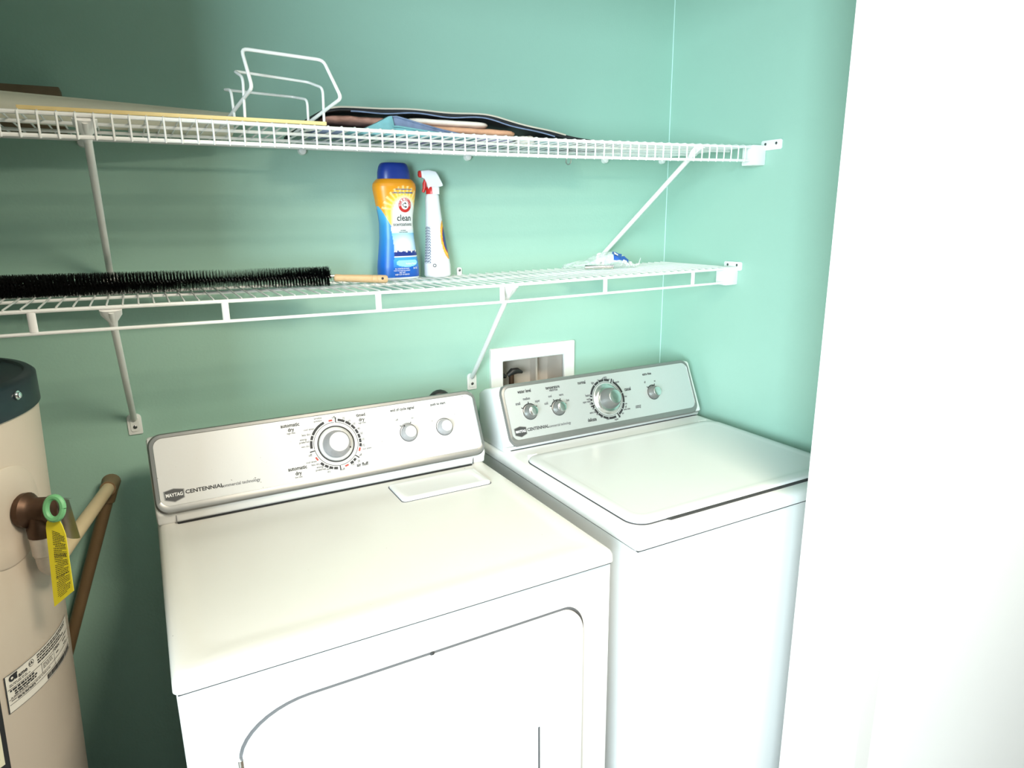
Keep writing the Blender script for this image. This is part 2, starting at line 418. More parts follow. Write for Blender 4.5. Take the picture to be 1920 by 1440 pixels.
def knob(root, fm, N, u, v, r, h, capr, mat_side='knob', mat_cap='knobcap', h0=.009, pointer=None):
    P = fm(h0)(u, v)
    k = part('knob', MB().lathe(P, N, [(r*1.10, 0), (r*1.10, .0012), (r*1.02, .0016), (r, .004), (r*.93, h*.55), (capr*1.10, h*.93), (capr*1.04, h)], 40), mat_side, root, smooth=50)
    part('knob_cap', MB().lathe(P+N*h, N, [(capr*1.02, -.001), (capr, .0010), (capr*.9, .0016), (capr*.3, .0018)], 32), mat_cap, k)
    part('knob_gasket', MB().lathe(P, N, [(r*1.17, -.0006), (r*1.17, .0006), (r*1.09, .0008)], 40), 'gap', k)
    if pointer is not None:
        a = R(pointer); d = (fm(0)(math.sin(a), math.cos(a))-fm(0)(0, 0)).normalized(); s = N.cross(d)
        c = P+N*(h*.45)+d*(r*.97)
        part('pointer_mark', MB().add([c-s*.0016-d*.003, c+s*.0016-d*.003, c+s*.0016+d*.003+N*-.002, c-s*.0016+d*.003+N*-.002], [(0,1,2,3)]), 'ink', k)
    return k
def uv_of(fm, N, V, h, px, py):       # photo pixel -> panel coordinates
    O = fm(h)(0, 0); P = atp(O, N, px, py)-O
    return P.x, P.dot(V)
def badge(body, fm, u, v, wd, ht, h=.0092):
    def shape(k, hh): return [fm(hh)(u+x*wd*k/2, v+y*ht*k/2) for x, y in ((-1, .72), (0, 1), (1, .72), (.96, -.55), (0, -1), (-.96, -.55))]
    b = part('badge', MB().loft([shape(1.0, h), shape(1.0, h+.0008)]), 'bezel', body)
    part('badge_face', MB().loft([shape(.9, h), shape(.9, h+.0012)]), 'badge', body)
    t = MB(); put_text(t, 'MAYTAG', u, v+ht*.02, wd*.80, fm(h+.0016), True, 1.25)
    part('badge_lettering', t, 'whiteink', body, smooth=0)

# ================================================================== DRYER
DX0, DX1 = -1.5238, -.7868; DYF, DZT = -.7976, .9205
dr = thing('dryer', 'white front loading clothes dryer with silver panel coloured pale as lit, CENTENNIAL lettering and one large dial', 'dryer', ((DX0+DX1)/2, -.45, 0))
part('cabinet', MB().box((DX0+.004, DYF+.008, .02), (DX1-.004, -.10, .8915)), 'enamel', dr, bevel=.004)
for x in (DX0+.05, DX1-.05):
    for y in (-.74, -.15): part('foot', MB().lathe((x, y, 0), (0,0,1), [(.02, 0), (.02, .008), (.012, .010), (.012, .022)], 16), 'black', dr)
def top_ring(x0, x1, y0, y1, ins, z, rad): return [(u, v, z) for u, v in rr(x0+ins, x1-ins, y0+ins, y1-ins, rad, 6)]
def dtop(ins, z, rad, fy=0): return [(u, v, z) for u, v in rr(DX0+ins, DX1-ins, DYF+ins+fy, -.10-ins, rad, 6)]
part('top_panel', MB().loft([dtop(.003, .8950, .010), dtop(0, .8962, .012), dtop(.0005, .908, .012), dtop(.003, .9150, .013), dtop(.008, .9192, .014), dtop(.016, DZT, .016),
    dtop(.030, DZT, .02, .008), dtop(.040, DZT-.0028, .03, .012), dtop(.055, DZT-.0032, .03, .014)]), 'dryertop', dr, smooth=60)
part('top_seam', MB().box((DX0+.006, DYF+.0060, .8905), (DX1-.006, -.11, .8953)), 'gap', dr, smooth=0)
# lint screen lid on the top
def lint(ins, z, rad): return [(u, v, z) for u, v in rr(-1.052+ins, -.836-ins, -.394+ins, -.292-ins, rad, 5)]
lid = part('lint_lid', MB().loft([lint(0, .9165, .010), lint(.0004, .9222, .010), lint(.003, .9238, .010), lint(.014, .9238, .010), lint(.018, .9228, .010)]), 'enamel', dr, smooth=45)
part('lid_seam', MB().loft([lint(-.0016, .9160, .010), lint(-.0016, .9182, .010)]), 'seam', lid)
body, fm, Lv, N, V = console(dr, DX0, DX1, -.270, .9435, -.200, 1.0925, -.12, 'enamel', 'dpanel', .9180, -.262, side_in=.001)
for x in (DX0+.036, DX1-.036): part('end_cap_seam', MB().box((x, -.2668, .921), (x+.001, -.25, .942)), 'seam', body, smooth=0)
part('base_seam', MB().box((DX0+.036, -.2650, .9178), (DX1-.036, -.24, .9186)), 'gap', body, smooth=0)
HT = .0094
q = lambda px, py: uv_of(fm, N, V, HT, px, py)
ink, gink, red, arcs = MB(), MB(), MB(), MB()
PXM = .737/622                        # metres to a photo pixel along this console
def T(mb, s, px, py, wpx, bold=False, hs=1.0):
    u, v = q(px, py)
    if mb is ink:                     # words large enough to be read are parts of their own
        m1 = MB(); put_text(m1, s, u, v, wpx*PXM, fm(HT), bold, hs); part('lettering', m1, 'ink', body, smooth=0)
    else: put_text(mb, s, u, v, wpx*PXM, fm(HT), bold, hs)
for s, px, py, wd in (('automatic', 543.5, 797.5, 34), ('dry', 545.5, 806, 11.5), ('timed', 676, 778, 18), ('dry', 678, 786.5, 11.5), ('automatic', 558, 878, 34), ('dry', 560, 887.5, 11.5), ('air fluff', 680, 870.5, 23), ('end of cycle signal', 754, 767, 50), ('push to start', 821, 757, 33)):
    T(ink, s, px, py, wd, True, 1.12)
for s, px, py, wd in (('high heat', 546, 812.5, 15), ('high heat', 679, 792.5, 15), ('low heat', 560.6, 894.5, 13), ('wrinkle', 595.5, 784.5, 15), ('prevent', 596, 789.5, 15), ('off', 625, 782.5, 6.5), ('off', 582, 854, 6.5), ('off', 676, 853, 6), ('off', 644, 879.5, 6), ('cool down', 579, 805.5, 19), ('less dry', 574, 815.5, 16), ('energy', 569, 824.5, 13), ('preferred', 570.5, 829.5, 18), ('very dry', 572.5, 837.5, 15), ('cool down', 584, 866.5, 19), ('less dry', 592, 871, 15), ('energy', 600.5, 875.5, 13), ('preferred', 601.5, 880.5, 18), ('very', 616, 879.5, 8), ('dry', 617, 884.5, 6),
    ('70', 644, 784.5, 5), ('60', 654.5, 789, 5), ('50', 664, 794.5, 5), ('40', 672.5, 803.5, 5), ('30', 678, 812.5, 5), ('20', 681, 823.5, 5), ('10', 681.5, 835, 5), ('cool down', 688, 840.5, 18), ('20', 673, 864.5, 5), ('10', 662, 870, 5), ('off', 744, 787.5, 5.5), ('on', 773, 783.5, 5)):
    T(gink, s, px, py, wd, False, 1.15)
T(ink, 'CENTENNIAL', 384, 916, 61, True, .9)
T(gink, 'commercial technology', 452, 905, 65, False, 1.15)
cu, cv = q(630.5, 832.0); RD = (q(677, 827)[0]-q(583.5, 831)[0])/2
F = fm(HT)
for a0, a1 in ((-92, -74), (-72, -62), (-60, -20), (13, 30), (32, 46), (48, 60), (62, 73), (75, 85), (87, 96), (98, 106), (137, 144), (146, 154), (186, 195), (197, 206), (208, 217), (219, 228)):
    arc_band(ink, cu, cv, RD*.945, RD*1.045, a0, a1, F)
for a0, a1 in ((-96, 4), (8, 128), (132, 178), (182, 262)): arc_band(ink, cu, cv, RD*.88, RD*.90, a0, a1, F)
for a in (8, 131, 180, 261): arc_band(ink, cu, cv, RD*.885, RD*1.10, a-1.3, a+1.3, F)
for a in (-4, 113, 164, 241): arc_band(red, cu, cv, RD*.95, RD*1.02, a-4.5, a+4.5, F)
arc_band(ink, cu, cv, RD*.70, RD*.755, 0, 360, F)
ku, kv = q(766.5, 811)
arc_band(ink, ku, kv, .0225, .0236, -42, 22, F)
for a in (-42, 22): arc_band(ink, ku, kv, .0225, .027, a-2, a+2, F)
part('dial_marks', ink, 'ink', body, smooth=0, kind='stuff'); part('fine_lettering', gink, 'greyink', body, smooth=0, kind='stuff'); part('off_marks', red, 'redink', body, smooth=0)
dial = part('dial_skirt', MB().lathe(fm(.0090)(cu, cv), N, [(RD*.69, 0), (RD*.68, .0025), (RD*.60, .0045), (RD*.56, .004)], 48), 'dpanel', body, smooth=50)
knob(body, fm, N, cu, cv, RD*.54, .030, RD*.37, h0=.012, pointer=118)
knob(body, fm, N, ku, kv, .0185, .018, .0128, pointer=-30)
ku, kv = q(833.5, 800); knob(body, fm, N, ku, kv, .0185, .018, .0128)
bu, bv = q(327, 928.5); badge(body, fm, bu, bv, .0385, .0280)
# door
def door(ins, y, dr_=0): return [(u, y, v) for u, v in rr(-1.452+ins, -.8535-ins, .22+ins, .8275-ins, [(.04-dr_, .04-dr_), (.04-dr_, .04-dr_), (.042-dr_, .052-dr_), (.105-dr_, .075-dr_)], 10)]
yf = DYF+.008
gs = part('door_gasket', MB().loft([door(-.0018, yf+.001), door(-.0018, yf-.0012), door(.010, yf-.0012)], True, True), 'seam', dr)
dd = part('door', MB().loft([door(.0022, yf), door(.0022, yf-.007), door(.0035, yf-.0095), door(.007, yf-.011), door(.02, yf-.0115)], True, True), 'enamel', dr, smooth=50)
part('door_handle', MB().loft([[(u, y, v) for u, v in rr(-.962+i, -.921-i, .40+i, .630-i, .008, 4)] for i, y in ((0, yf-.010), (0, yf-.0128), (.002, yf-.0138))]), 'enamel', dd)
part('handle_slot', MB().loft([[(u, y, v) for u, v in rr(-.9575, -.9535, .42, .612, .0015, 3)] for y in (yf-.0137, yf-.0141)]), 'seam', dd)
part('latch_screw', MB().lathe((-1.151, yf-.001, .8268), (0,-1,0), [(.0035, 0), (.0035, .002), (.002, .003)], 12), 'gap', dd)
hg = part('hinge', MB().tube([(-1.4515, yf-.006, .762), (-1.4515, yf-.006, .70)], .0050, 12), 'chrome', dr)
part('hinge_screw', MB().lathe((-1.4515, yf-.010, .745), (-.4,-1,0), [(.003, 0), (.003, .002), (.001, .003)], 10), 'screw', hg)
part('hinge', MB().tube([(-1.4515, yf-.006, .36), (-1.4515, yf-.006, .30)], .0050, 12), 'chrome', dr)

# ================================================================== WASHER
WX0, WX1, WYF, WZT = -.7278, -.0300, -.7883, .9205
wa = thing('washer', 'white top loading washing machine with silver panel, beside the right wall', 'washing machine', ((WX0+WX1)/2, -.43, 0))
part('cabinet', MB().loft([[(u, v, z) for u, v in rr(WX0+.003, WX1-.003, WYF+.006, -.07, .012, 5)] for z in (.02, .8910)]), 'enamel', wa, smooth=50)
for x in (WX0+.05, WX1-.05):
    for y in (-.73, -.12): part('foot', MB().lathe((x, y, 0), (0,0,1), [(.02, 0), (.02, .008), (.012, .010), (.012, .022)], 16), 'black', wa)
def wtop(ins, z, rad, fy=0): return [(u, v, z) for u, v in rr(WX0+ins, WX1-ins, WYF+ins+fy, -.07-ins, rad, 6)]
part('top_panel', MB().loft([wtop(.003, .8938, .006), wtop(0, .8955, .008), wtop(0, .905, .008), wtop(.004, .9145, .010), wtop(.012, .9190, .014), wtop(.022, WZT, .018)]), 'enamel', wa, smooth=60)
part('top_seam', MB().box((WX0+.005, WYF+.0048, .8902), (WX1-.005, -.08, .8941)), 'gap', wa, smooth=0)
LX0, LX1, LY0, LY1 = -.700, -.058, -.748, -.302
def lidr(ins, z, rad): return [(u, v, z) for u, v in rr(LX0+ins, LX1-ins, LY0+ins, LY1-ins, rad, 8)]
ld = part('lid', MB().loft([lidr(.004, .9200, .035), lidr(0, .9235, .040), lidr(.001, .9275, .040), lidr(.005, .9295, .038), lidr(.022, .9300, .030), lidr(.029, .9287, .026), lidr(.034, .9280, .022)]), 'lidwhite', wa, smooth=50)
part('lid_seam', MB().loft([lidr(-.0012, .9190, .040), lidr(-.0012, .9212, .040)]), 'seam', wa)
# dark finger slot under the front of the lid
part('handle_slot', MB().loft([[(u, v, z) for u, v in ((LX0+.065, LY0+.012), (LX0+.085, LY0-.0065), (LX1-.075, LY0-.0065), (LX1-.055, LY0+.012))] for z in (.9195, .9240)]), 'gap', wa, smooth=0)
for x in (LX0+.03, LX1-.03):
    part('lid_hinge', MB().lathe((x-.012, LY1+.004, .924), (1,0,0), [(.005, 0), (.005, .024)], 12), 'enamel', wa)
WCX0, WCX1 = -.7080, -.0440
body, fm, Lv, N, V = console(wa, WCX0, WCX1, -.238, .9325, -.170, 1.0840, -.085, 'enamel', 'wpanel', .9180, -.228, side_in=-.009, bez_in=.006)
part('base_seam', MB().box((WCX0+.012, -.2320, .9195), (WCX1-.004, -.21, .9212)), 'gap', body, smooth=0)
q = lambda px, py: uv_of(fm, N, V, HT, px, py)
PXM = .664/372
ink, gink, red = MB(), MB(), MB()
for s, px, py, wd in (('normal', 1090.3, 717.3, 14.5), ('casual', 1176.6, 729.3, 13), ('delicate', 1110.5, 787, 16.5), ('extra rinse', 1212.5, 701, 18.5), ('water level', 982.6, 733.6, 23), ('temperature', 1035.8, 726, 25)):
    T(ink, s, px, py, wd, True, 1.45)
for s, px, py, wd in (('wash/rinse', 1037.5, 731, 15), ('small', 971, 757.3, 8), ('medium', 987, 747.6, 12), ('super', 1007.6, 751.7, 8.5), ('cold', 1024, 756.5, 6.5), ('cool', 1031, 743, 6), ('warm', 1052, 740, 8), ('hot', 1064.6, 750.3, 5), ('off', 1209, 716.7, 3.5), ('on', 1227.4, 714, 3.2),
    ('regular', 1157, 716, 8.5), ('off', 1149.3, 714.2, 4), ('extra', 1134.3, 707.2, 6.5), ('rinse', 1135, 710.4, 6.5), ('off', 1129.5, 710.3, 3.4), ('spin', 1141.6, 711, 4), ('rinse', 1121.5, 712.5, 4), ('light', 1111.3, 718, 5.5), ('heavy', 1102, 741.5, 9), ('regular', 1103.5, 748.2, 7.5), ('super wash', 1100, 753.5, 14.5), ('off', 1108, 756.8, 4.5), ('spin', 1112.6, 766, 4), ('extra rinse', 1112.6, 773.2, 13.5), ('off', 1120.2, 776.2, 4), ('spin', 1128.2, 781.3, 4), ('rinse', 1140, 785.8, 5), ('regular', 1156, 785.8, 8), ('off', 1162, 781, 4), ('light', 1168, 774.5, 4), ('extra rinse', 1175.6, 766.8, 13), ('off', 1173.4, 762.8, 4), ('spin', 1174, 756.7, 4), ('rinse', 1173, 743, 5), ('commercial', 1196.6, 760.6, 11), ('technology', 1196.8, 763.4, 11)):
    T(gink, s, px, py, wd, True, 1.5)
T(ink, 'CENTENNIAL', 1009.3, 802.4, 37.5, True, 1.05)
T(gink, 'commercial technology', 1050.3, 795.8, 39, False, 1.4)
cu, cv = q(1139.3, 748.0); RD = (q(1169.8, 744)[0]-q(1109, 750)[0])/2
F = fm(HT)
for a0, a1 in ((-70, -38), (-36, -20), (-18, 0), (2, 20), (34, 78), (80, 108), (110, 128), (130, 150), (164, 190), (192, 210), (212, 228), (230, 246), (250, 256), (261, 267), (272, 278), (283, 288)):
    arc_band(ink, cu, cv, RD*.925, RD*1.04, a0, a1, F)
for a0, a1 in ((-100, 26), (30, 152), (156, 254)): arc_band(ink, cu, cv, RD*.865, RD*.885, a0, a1, F)
for a in (28, 154, 257): arc_band(ink, cu, cv, RD*.865, RD*1.12, a-2, a+2, F)
knb = [(q(994.2, 772), 'wl', (-60, 0, 62)), (q(1047.6, 764.5), 'tp', (-72, -24, 24, 72)), (q(1225.3, 735.5), 'er', (-44, 24))]
for (ku, kv), nm, ticks in knb:
    arc_band(ink, ku, kv, .0215, .0232, ticks[0], ticks[-1], F)
    for a in ticks: arc_band(ink, ku, kv, .0215, .0275, a-3, a+3, F)
part('dial_marks', ink, 'ink', body, smooth=0, kind='stuff'); part('fine_lettering', gink, 'greyink', body, smooth=0, kind='stuff')
part('dial_skirt', MB().lathe(fm(.0090)(cu, cv), N, [(RD*.80, 0), (RD*.80, .0016), (RD*.74, .0036), (RD*.70, .006), (RD*.60, .0075)], 48), 'chrome', body, smooth=50)
k = knob(body, fm, N, cu, cv, RD*.54, .036, RD*.34, mat_side='bezel', mat_cap='chrome', h0=.012)
for (ku, kv), nm, ticks in knb:
    knob(body, fm, N, ku, kv, .0185, .020, .0128, mat_side='bezel', mat_cap='chrome', pointer={'wl': 55, 'tp': -20, 'er': -10}[nm])
bu, bv = q(976.4, 809.7); badge(body, fm, bu, bv, .0370, .0290)

# ================================================================== WASHER OUTLET BOX
ob = thing('washer_outlet_box', 'white framed washing machine outlet box set into the wall behind the washer', 'outlet box', (-.4945, 0, .93))
fo, fi = rr(-.6385, -.3505, .905, 1.1495, .004, 3), rr(-.599, -.3875, .95, 1.1095, .003, 3)
part('frame', MB().loft([[(u, 0, v) for u, v in fo], [(u, -.010, v) for u, v in fo], [(u, -.012, v) for u, v in rr(-.6365, -.3525, .907, 1.1475, .004, 3)], [(u, -.012, v) for u, v in rr(-.602, -.3845, .947, 1.1125, .004, 3)], [(u, -.009, v) for u, v in fi], [(u, .002, v) for u, v in fi]], False, False), 'boxfr', ob, smooth=30)
m = MB().loft([[(u, .000, v) for u, v in fi], [(u, .088, v) for u, v in fi]], False, True)
part('recess', m, 'boxin', ob, smooth=30)
part('divider', MB().box((-.452, .052, .952), (-.446, .0875, 1.106)), 'boxin', ob, smooth=0)
part('valve_handle', MB().tube([(-.60, .030, 1.056), (-.585, .028, 1.060), (-.57, .030, 1.054)], [.008, .009, .006], 10), 'rubber', ob)
part('valve_handle', MB().tube([(-.563, .030, 1.056), (-.548, .028, 1.067), (-.53, .030, 1.067), (-.512, .032, 1.060)], [.007, .010, .009, .004], 10), 'rubber', ob)
part('valve_body', MB().lathe((-.55, .03, .952), (0,0,1), [(.012, 0), (.012, .03), (.016, .03), (.016, .05), (.008, .05), (.008, .105)], 16), 'brass', ob)
part('valve_body', MB().lathe((-.585, .03, .952), (0,0,1), [(.009, 0), (.009, .03), (.012, .03), (.012, .05), (.007, .05), (.007, .100)], 16), 'brass', ob)

# black hose looping up behind the dryer
hp = at(1, -.055, 823, 731)
hz = hp.z-.014-.020
pts = [(hp.x-.020, -.055, .02), (hp.x-.020, -.055, hz)]+[(hp.x-.020*math.cos(R(a)), -.055, hz+.020*math.sin(R(a))) for a in range(20, 180, 20)]+[(hp.x+.020, -.055, hz), (hp.x+.020, -.055, .02)]
single('rubber_hose', MB().tube(pts, .0145, 14), 'rubber', 'black rubber hose looping up between the dryer and the green wall', 'hose')

# ================================================================== WATER HEATER
HR, HY, HX = .255, -.40, -1.918
HK = .040                       # the tank leans a little
def lean(mb):
    mb.v = [(x+HK*(z-1.24), y, z) for x, y, z in mb.v]; return mb
wh = thing('water_heater', 'tall beige water heater tank with dark cap and paper labels', 'water heater', (HX, HY, 0))
HZ = 1.285
part('tank', lean(MB().lathe((HX, HY, 0), (0,0,1), [(HR-.004, .05), (HR, .06), (HR, HZ-.045)], 96, True, True)), 'tank', wh, smooth=50)
part('base_ring', lean(MB().lathe((HX, HY, 0), (0,0,1), [(HR-.015, 0), (HR-.015, .052)], 64)), 'black', wh)
cap = part('top_cap', MB().lathe((HX, HY, HZ), (0,0,1), [(HR+.0035, -.050), (HR+.0035, -.006), (HR-.002, -.001), (HR-.012, 0), (HR-.014, -.004), (.02, -.004)], 96), 'tankcap', wh, smooth=50)
def hx(z): return HX+HK*(z-1.24)
def cyl(a, z, h=0): return Vector((hx(z)+(HR+h)*math.cos(a), HY+(HR+h)*math.sin(a), z))
def cyl_hit(px, py, rad=None):
    rad = rad or HR; d = ray(px, py); z = 1.0
    for _ in range(6):
        ox, oy = CAM.x-hx(z), CAM.y-HY
        A = d.x*d.x+d.y*d.y; B = 2*(ox*d.x+oy*d.y); C_ = ox*ox+oy*oy-rad*rad; D = max(0, B*B-4*A*C_)
        P = CAM+d*((-B-math.sqrt(D))/2/A); z = P.z
    return math.atan2(P.y-HY, P.x-hx(z)), P.z
for px, py in ((32, 741),):
    a, z = cyl_hit(px, py, HR+.0035); n_ = Vector((math.cos(a), math.sin(a), 0))
    part('cap_screw', MB().lathe(cyl(a, z, .003), n_, [(.007, 0), (.007, .002), (.0045, .0022), (.0045, .005), (.001, .006)], 14), 'chrome', cap)
# round cover plate, valve and pipe stub
va, vz = cyl_hit(38, 957)
vn = Vector((math.cos(va), math.sin(va), 0)); P0 = cyl(va, vz)
ring_pts = lambda rad, h: [cyl(va-.10+rad*math.cos(t)/HR, vz+rad*math.sin(t), h) for t in [2*math.pi*i/48 for i in range(48)]]
part('cover_plate', MB().loft([ring_pts(.076, -.002), ring_pts(.076, .0015), ring_pts(.073, .003), ring_pts(.045, .003), ring_pts(.03, .003)], False, True), 'tank', wh, smooth=40)
E_ = P0+vn*.036
vv = part('relief_valve', MB().lathe(P0, vn, [(.022, 0), (.026, .003), (.027, .012), (.022, .018), (.019, .022), (.0195, .042), (.022, .044), (.022, .050), (.012, .056)], 24), 'brass', wh, smooth=45)
O_ = P0+vn*.028
part('valve_outlet', MB().lathe(O_, (0,0,-1), [(.017, 0), (.018, .022), (.021, .026), (.021, .040)], 20), 'brass', vv)
part('threaded_fitting', MB().lathe(O_+Vector((0,0,-.036)), (0,0,-1), [(.020, 0), (.0205, .004), (.0195, .018), (.0195, .034), (.018, .035), (.018, .038)], 20), 'fitting', vv)
sz = O_.z-.070
el = Vector((O_.x, O_.y, sz-.028))
# drain pipe from the valve back to the wall and down
dp = thing('drain_pipe', 'tan plastic drain pipe bending from the relief valve to the green wall', 'pipe', (el.x, el.y, sz))
wl_ = at(1, -.045, 209, 907); wb = at(1, -.028, 142, 1165)
dirp = (wl_-el).normalized()
pts = [Vector((O_.x, O_.y, sz+.004)), Vector((O_.x, O_.y, sz-.012)), el+Vector((0,0,.004))+dirp*.006, el+dirp*.022]
part('pipe', MB().tube([Vector((O_.x, O_.y, sz+.002)), Vector((O_.x, O_.y, sz-.010)), Vector((O_.x, O_.y, sz-.020))+dirp*.004, el+dirp*.016, el+dirp*.03], .0165, 18), 'fitting', dp)
part('pipe', MB().tube([el+dirp*.024, wl_-dirp*.018], .0125, 18), 'cpvc', dp)
d2 = (wb-wl_).normalized()
part('elbow', MB().tube([wl_-dirp*.040, wl_-dirp*.014, wl_+Vector((0, .004, .004)), wl_+d2*.014, wl_+d2*.040], .0158, 18), 'cpvc2', dp)
part('pipe', MB().tube([wl_+d2*.03, wb, wb+d2*.35], .0125, 18), 'cpvc2', dp)
# lever, ring and hanging tag
lv = part('test_lever', MB().loft([[E_+vn*.016+Vector((0,0,.018)), E_+vn*.026+Vector((0,0,.018)), E_+vn*.030+Vector((.008,-.012,-.045)), E_+vn*.016+Vector((.008,-.012,-.045))],
    [E_+vn*.016+Vector((.012,-.008,.018)), E_+vn*.026+Vector((.012,-.008,.018)), E_+vn*.030+Vector((.016,-.02,-.045)), E_+vn*.016+Vector((.016,-.02,-.045))]]), 'steel', vv, bevel=.002)
hd = Vector((FW.x, FW.y, 0)).normalized()
tgP = E_+vn*.006+hd*-.030
tg = thing('warning_tag', 'yellow printed warning tag hanging from the heater relief valve', 'tag', (tgP.x, tgP.y, tgP.z-.1))
tp = lambda px, py, h=0: atp(tgP-hd*h, hd, px, py)
outl = [(96, 966), (110, 972), (118, 986), (124, 1003), (139, 1107), (103, 1137), (87, 990), (88, 979)]
part('card', MB().loft([[tp(x, y) for x, y in outl], [tp(x, y)-hd*.0012 for x, y in outl]]), 'tagy', tg, smooth=0)
ln = MB(); random.seed(3)
for i in range(36):
    f = .04+i*.0262
    if f > .985: break
    a = Vector((94+f*13, 988+f*142)); b = Vector((122+f*14, 1000+f*104))
    a = a.lerp(b, .10+(.12 if i % 9 == 8 else 0)); b = Vector(a).lerp(b, .92 if i % 5 else .6)
    t = 0
    while t < .97:
        t2 = min(1, t+random.uniform(.05, .16)); p0 = a.lerp(b, t); p1 = a.lerp(b, t2)
        th = 1.35 if i not in (12, 13, 24) else 2.0
        ln.add([tp(p0.x, p0.y, .0016), tp(p1.x, p1.y, .0016), tp(p1.x, p1.y+th, .0016), tp(p0.x, p0.y+th, .0016)], [(0,1,2,3)]); t = t2+.03
part('tag_print', ln, 'ink', tg, smooth=0)
gc = tp(102, 953)
rg = MB()
tor = [gc+RT*.0125*math.cos(2*math.pi*i/24)+UP*.0165*math.sin(2*math.pi*i/24) for i in range(25)]
part('tag_ring', rg.tube(tor, .0045, 8, False), 'ringg', tg)
# paper labels on the tank
def cyl_patch(mb, a0, a1, z0, z1, h, n=14):
    quad(mb, a0, a1, z0, z1, lambda a, z: cyl(a, z, h), n)
a0, z0 = cyl_hit(4, 1266); a1, z1 = cyl_hit(121, 1157); _, zb_ = cyl_hit(22, 1336)
zt = (z0+z1)/2; a1 = min(a1, a0+.72)
lb = MB(); cyl_patch(lb, a0, a1, zb_, zt, .0008); lbo = part('rating_label', lb, 'paper', wh)
LW = (a1-a0); LH = zt-zb_
lm = lambda s, t: cyl(a0+s*LW, zb_+t*LH, .0014)
ar = LW*HR
def seg(mb, s0, s1, t0, t1): quad(mb, s0, s1, t0, t1, lm, max(1, int((s1-s0)*14)))
pr_ = MB()
for s0, s1, t0, t1 in ((0, 1, .985, 1), (0, .012, 0, 1), (0, 1, 0, .01), (.02, .98, .60, .612), (.02, .98, .33, .342), (.02, .98, .20, .212), (.40, .404, .34, .60), (.60, .604, .21, .70), (.04, .20, .97, .975)): seg(pr_, s0, s1, t0, t1)
random.seed(5)
def dashes(s0, s1, t, th):
    s = s0
    while s < s1:
        e = min(s1, s+random.uniform(.015, .05)); seg(pr_, s, e, t, t+th); s = e+.008
for t, th, s0, s1 in ((.90, .035, .36, .92), (.84, .035, .36, .90), (.76, .04, .36, .76), (.69, .04, .36, .84), (.70, .018, .04, .22), (.66, .018, .04, .26), (.53, .05, .04, .30), (.46, .045, .08, .34), (.40, .04, .08, .32), (.36, .02, .04, .22), (.53, .02, .42, .58), (.48, .02, .42, .56), (.43, .02, .42, .57), (.28, .02, .04, .52), (.24, .03, .10, .3), (.62, .02, .62, .7), (.56, .03, .62, .72), (.5, .03, .8, .9), (.44, .03, .64, .7), (.6, .03, .84, .93), (.38, .03, .82, .9)):
    dashes(s0, s1, t, th)
s = .46
while s < .97:
    w_ = random.choice((.004, .007, .010)); seg(pr_, s, s+w_, .03, .17); s += w_+random.choice((.004, .006))
def ell(cs, ct, r0, r1):
    k = LH/ar
    for i in range(24):
        b0, b1 = 2*math.pi*i/24, 2*math.pi*(i+1)/24
        P = lambda r_, b: lm(cs+r_*math.cos(b)*k, ct+r_*math.sin(b))
        pr_.add([P(r0, b0), P(r1, b0), P(r1, b1), P(r0, b1)], [(0,1,2,3)])
ell(.075, .86, .035, .085); ell(.285, .86, .075, .085)
seg(pr_, .085, .13, .90, .95); seg(pr_, .10, .125, .78, .90)
cm = lambda u, v: lm(u/ar, v/LH)
put_text(pr_, 'UL', .285*ar, .86*LH, ar*.045, cm, True); put_text(pr_, 'ame', .185*ar, .81*LH, ar*.10, cm, True)
part('label_print', pr_, 'ink', lbo, smooth=0)
aL = a0-.035
wl2 = MB(); cyl_patch(wl2, aL-.62, aL, .30, zt+.05, .0006); wlo = part('warning_label', wl2, 'black', wh)
cr = MB(); rd = MB(); tx = MB()
for z_0, z_1 in ((zt-.135, zt-.005), (zt-.27, zt-.148), (.31, zt-.285)):
    cyl_patch(cr, aL-.60, aL-.030, z_0, z_1, .0012); cyl_patch(rd, aL-.60, aL-.045, z_1-.030, z_1-.012, .0018)
    z = z_1-.042
    while z > z_0+.008:
        s = aL-.59
        while s < aL-.07:
            e = s+random.uniform(.01, .035); quad(tx, s, min(e, aL-.05), z, z+.0032, lambda a, z: cyl(a, z, .0018), 1); s = e+.006
        z -= .0075
part('label_paper', cr, 'cream', wlo); part('label_bars', rd, 'redink', wlo); part('label_text', tx, 'ink', wlo, smooth=0)

# ================================================================== LONG BRUSH on the lower shelf
bA = Vector((-1.115, -.150, 1.3905)); bB = Vector((-1.95, -.055, 1.3975))
bd = (bB-bA).normalized(); bs = Vector((0,0,1)).cross(bd).normalized(); bu_ = bd.cross(bs)
br = thing('duct_brush', 'long black bristle brush with turned wooden handle lying on the lower shelf', 'brush', (bA.x, bA.y, 1.368))
blen = (bB-bA).length
part('twisted_core', MB().tube([bA+bd*-.02, bB], .0035, 8), 'steel', br)
bm_ = MB(); random.seed(11)
NB = 34000
for i in range(NB):
    t = i/NB; s = t*blen
    turn = s/.0125
    ang = 2*math.pi*(turn % 1)+random.uniform(-.35, .35)+(math.pi if i % 2 else 0)
    a = bs*math.cos(ang)+bu_*math.sin(ang); ln_ = random.uniform(.0200, .0240)
    tn = bd*random.uniform(-.12, .12)
    c = bA+bd*(s+random.uniform(-.0012, .0012)); e = c+(a+tn)*ln_; sd = a.cross(bd)*random.uniform(.0008, .0015)
    if e.z < 1.3690: e.z = 1.3690
    bm_.add([c-sd, c+sd, e+sd, e-sd], [(0,1,2,3)])
part('bristles', bm_, 'bristle', br, smooth=0, kind='stuff', label='dense black bristles wound around a wire core')
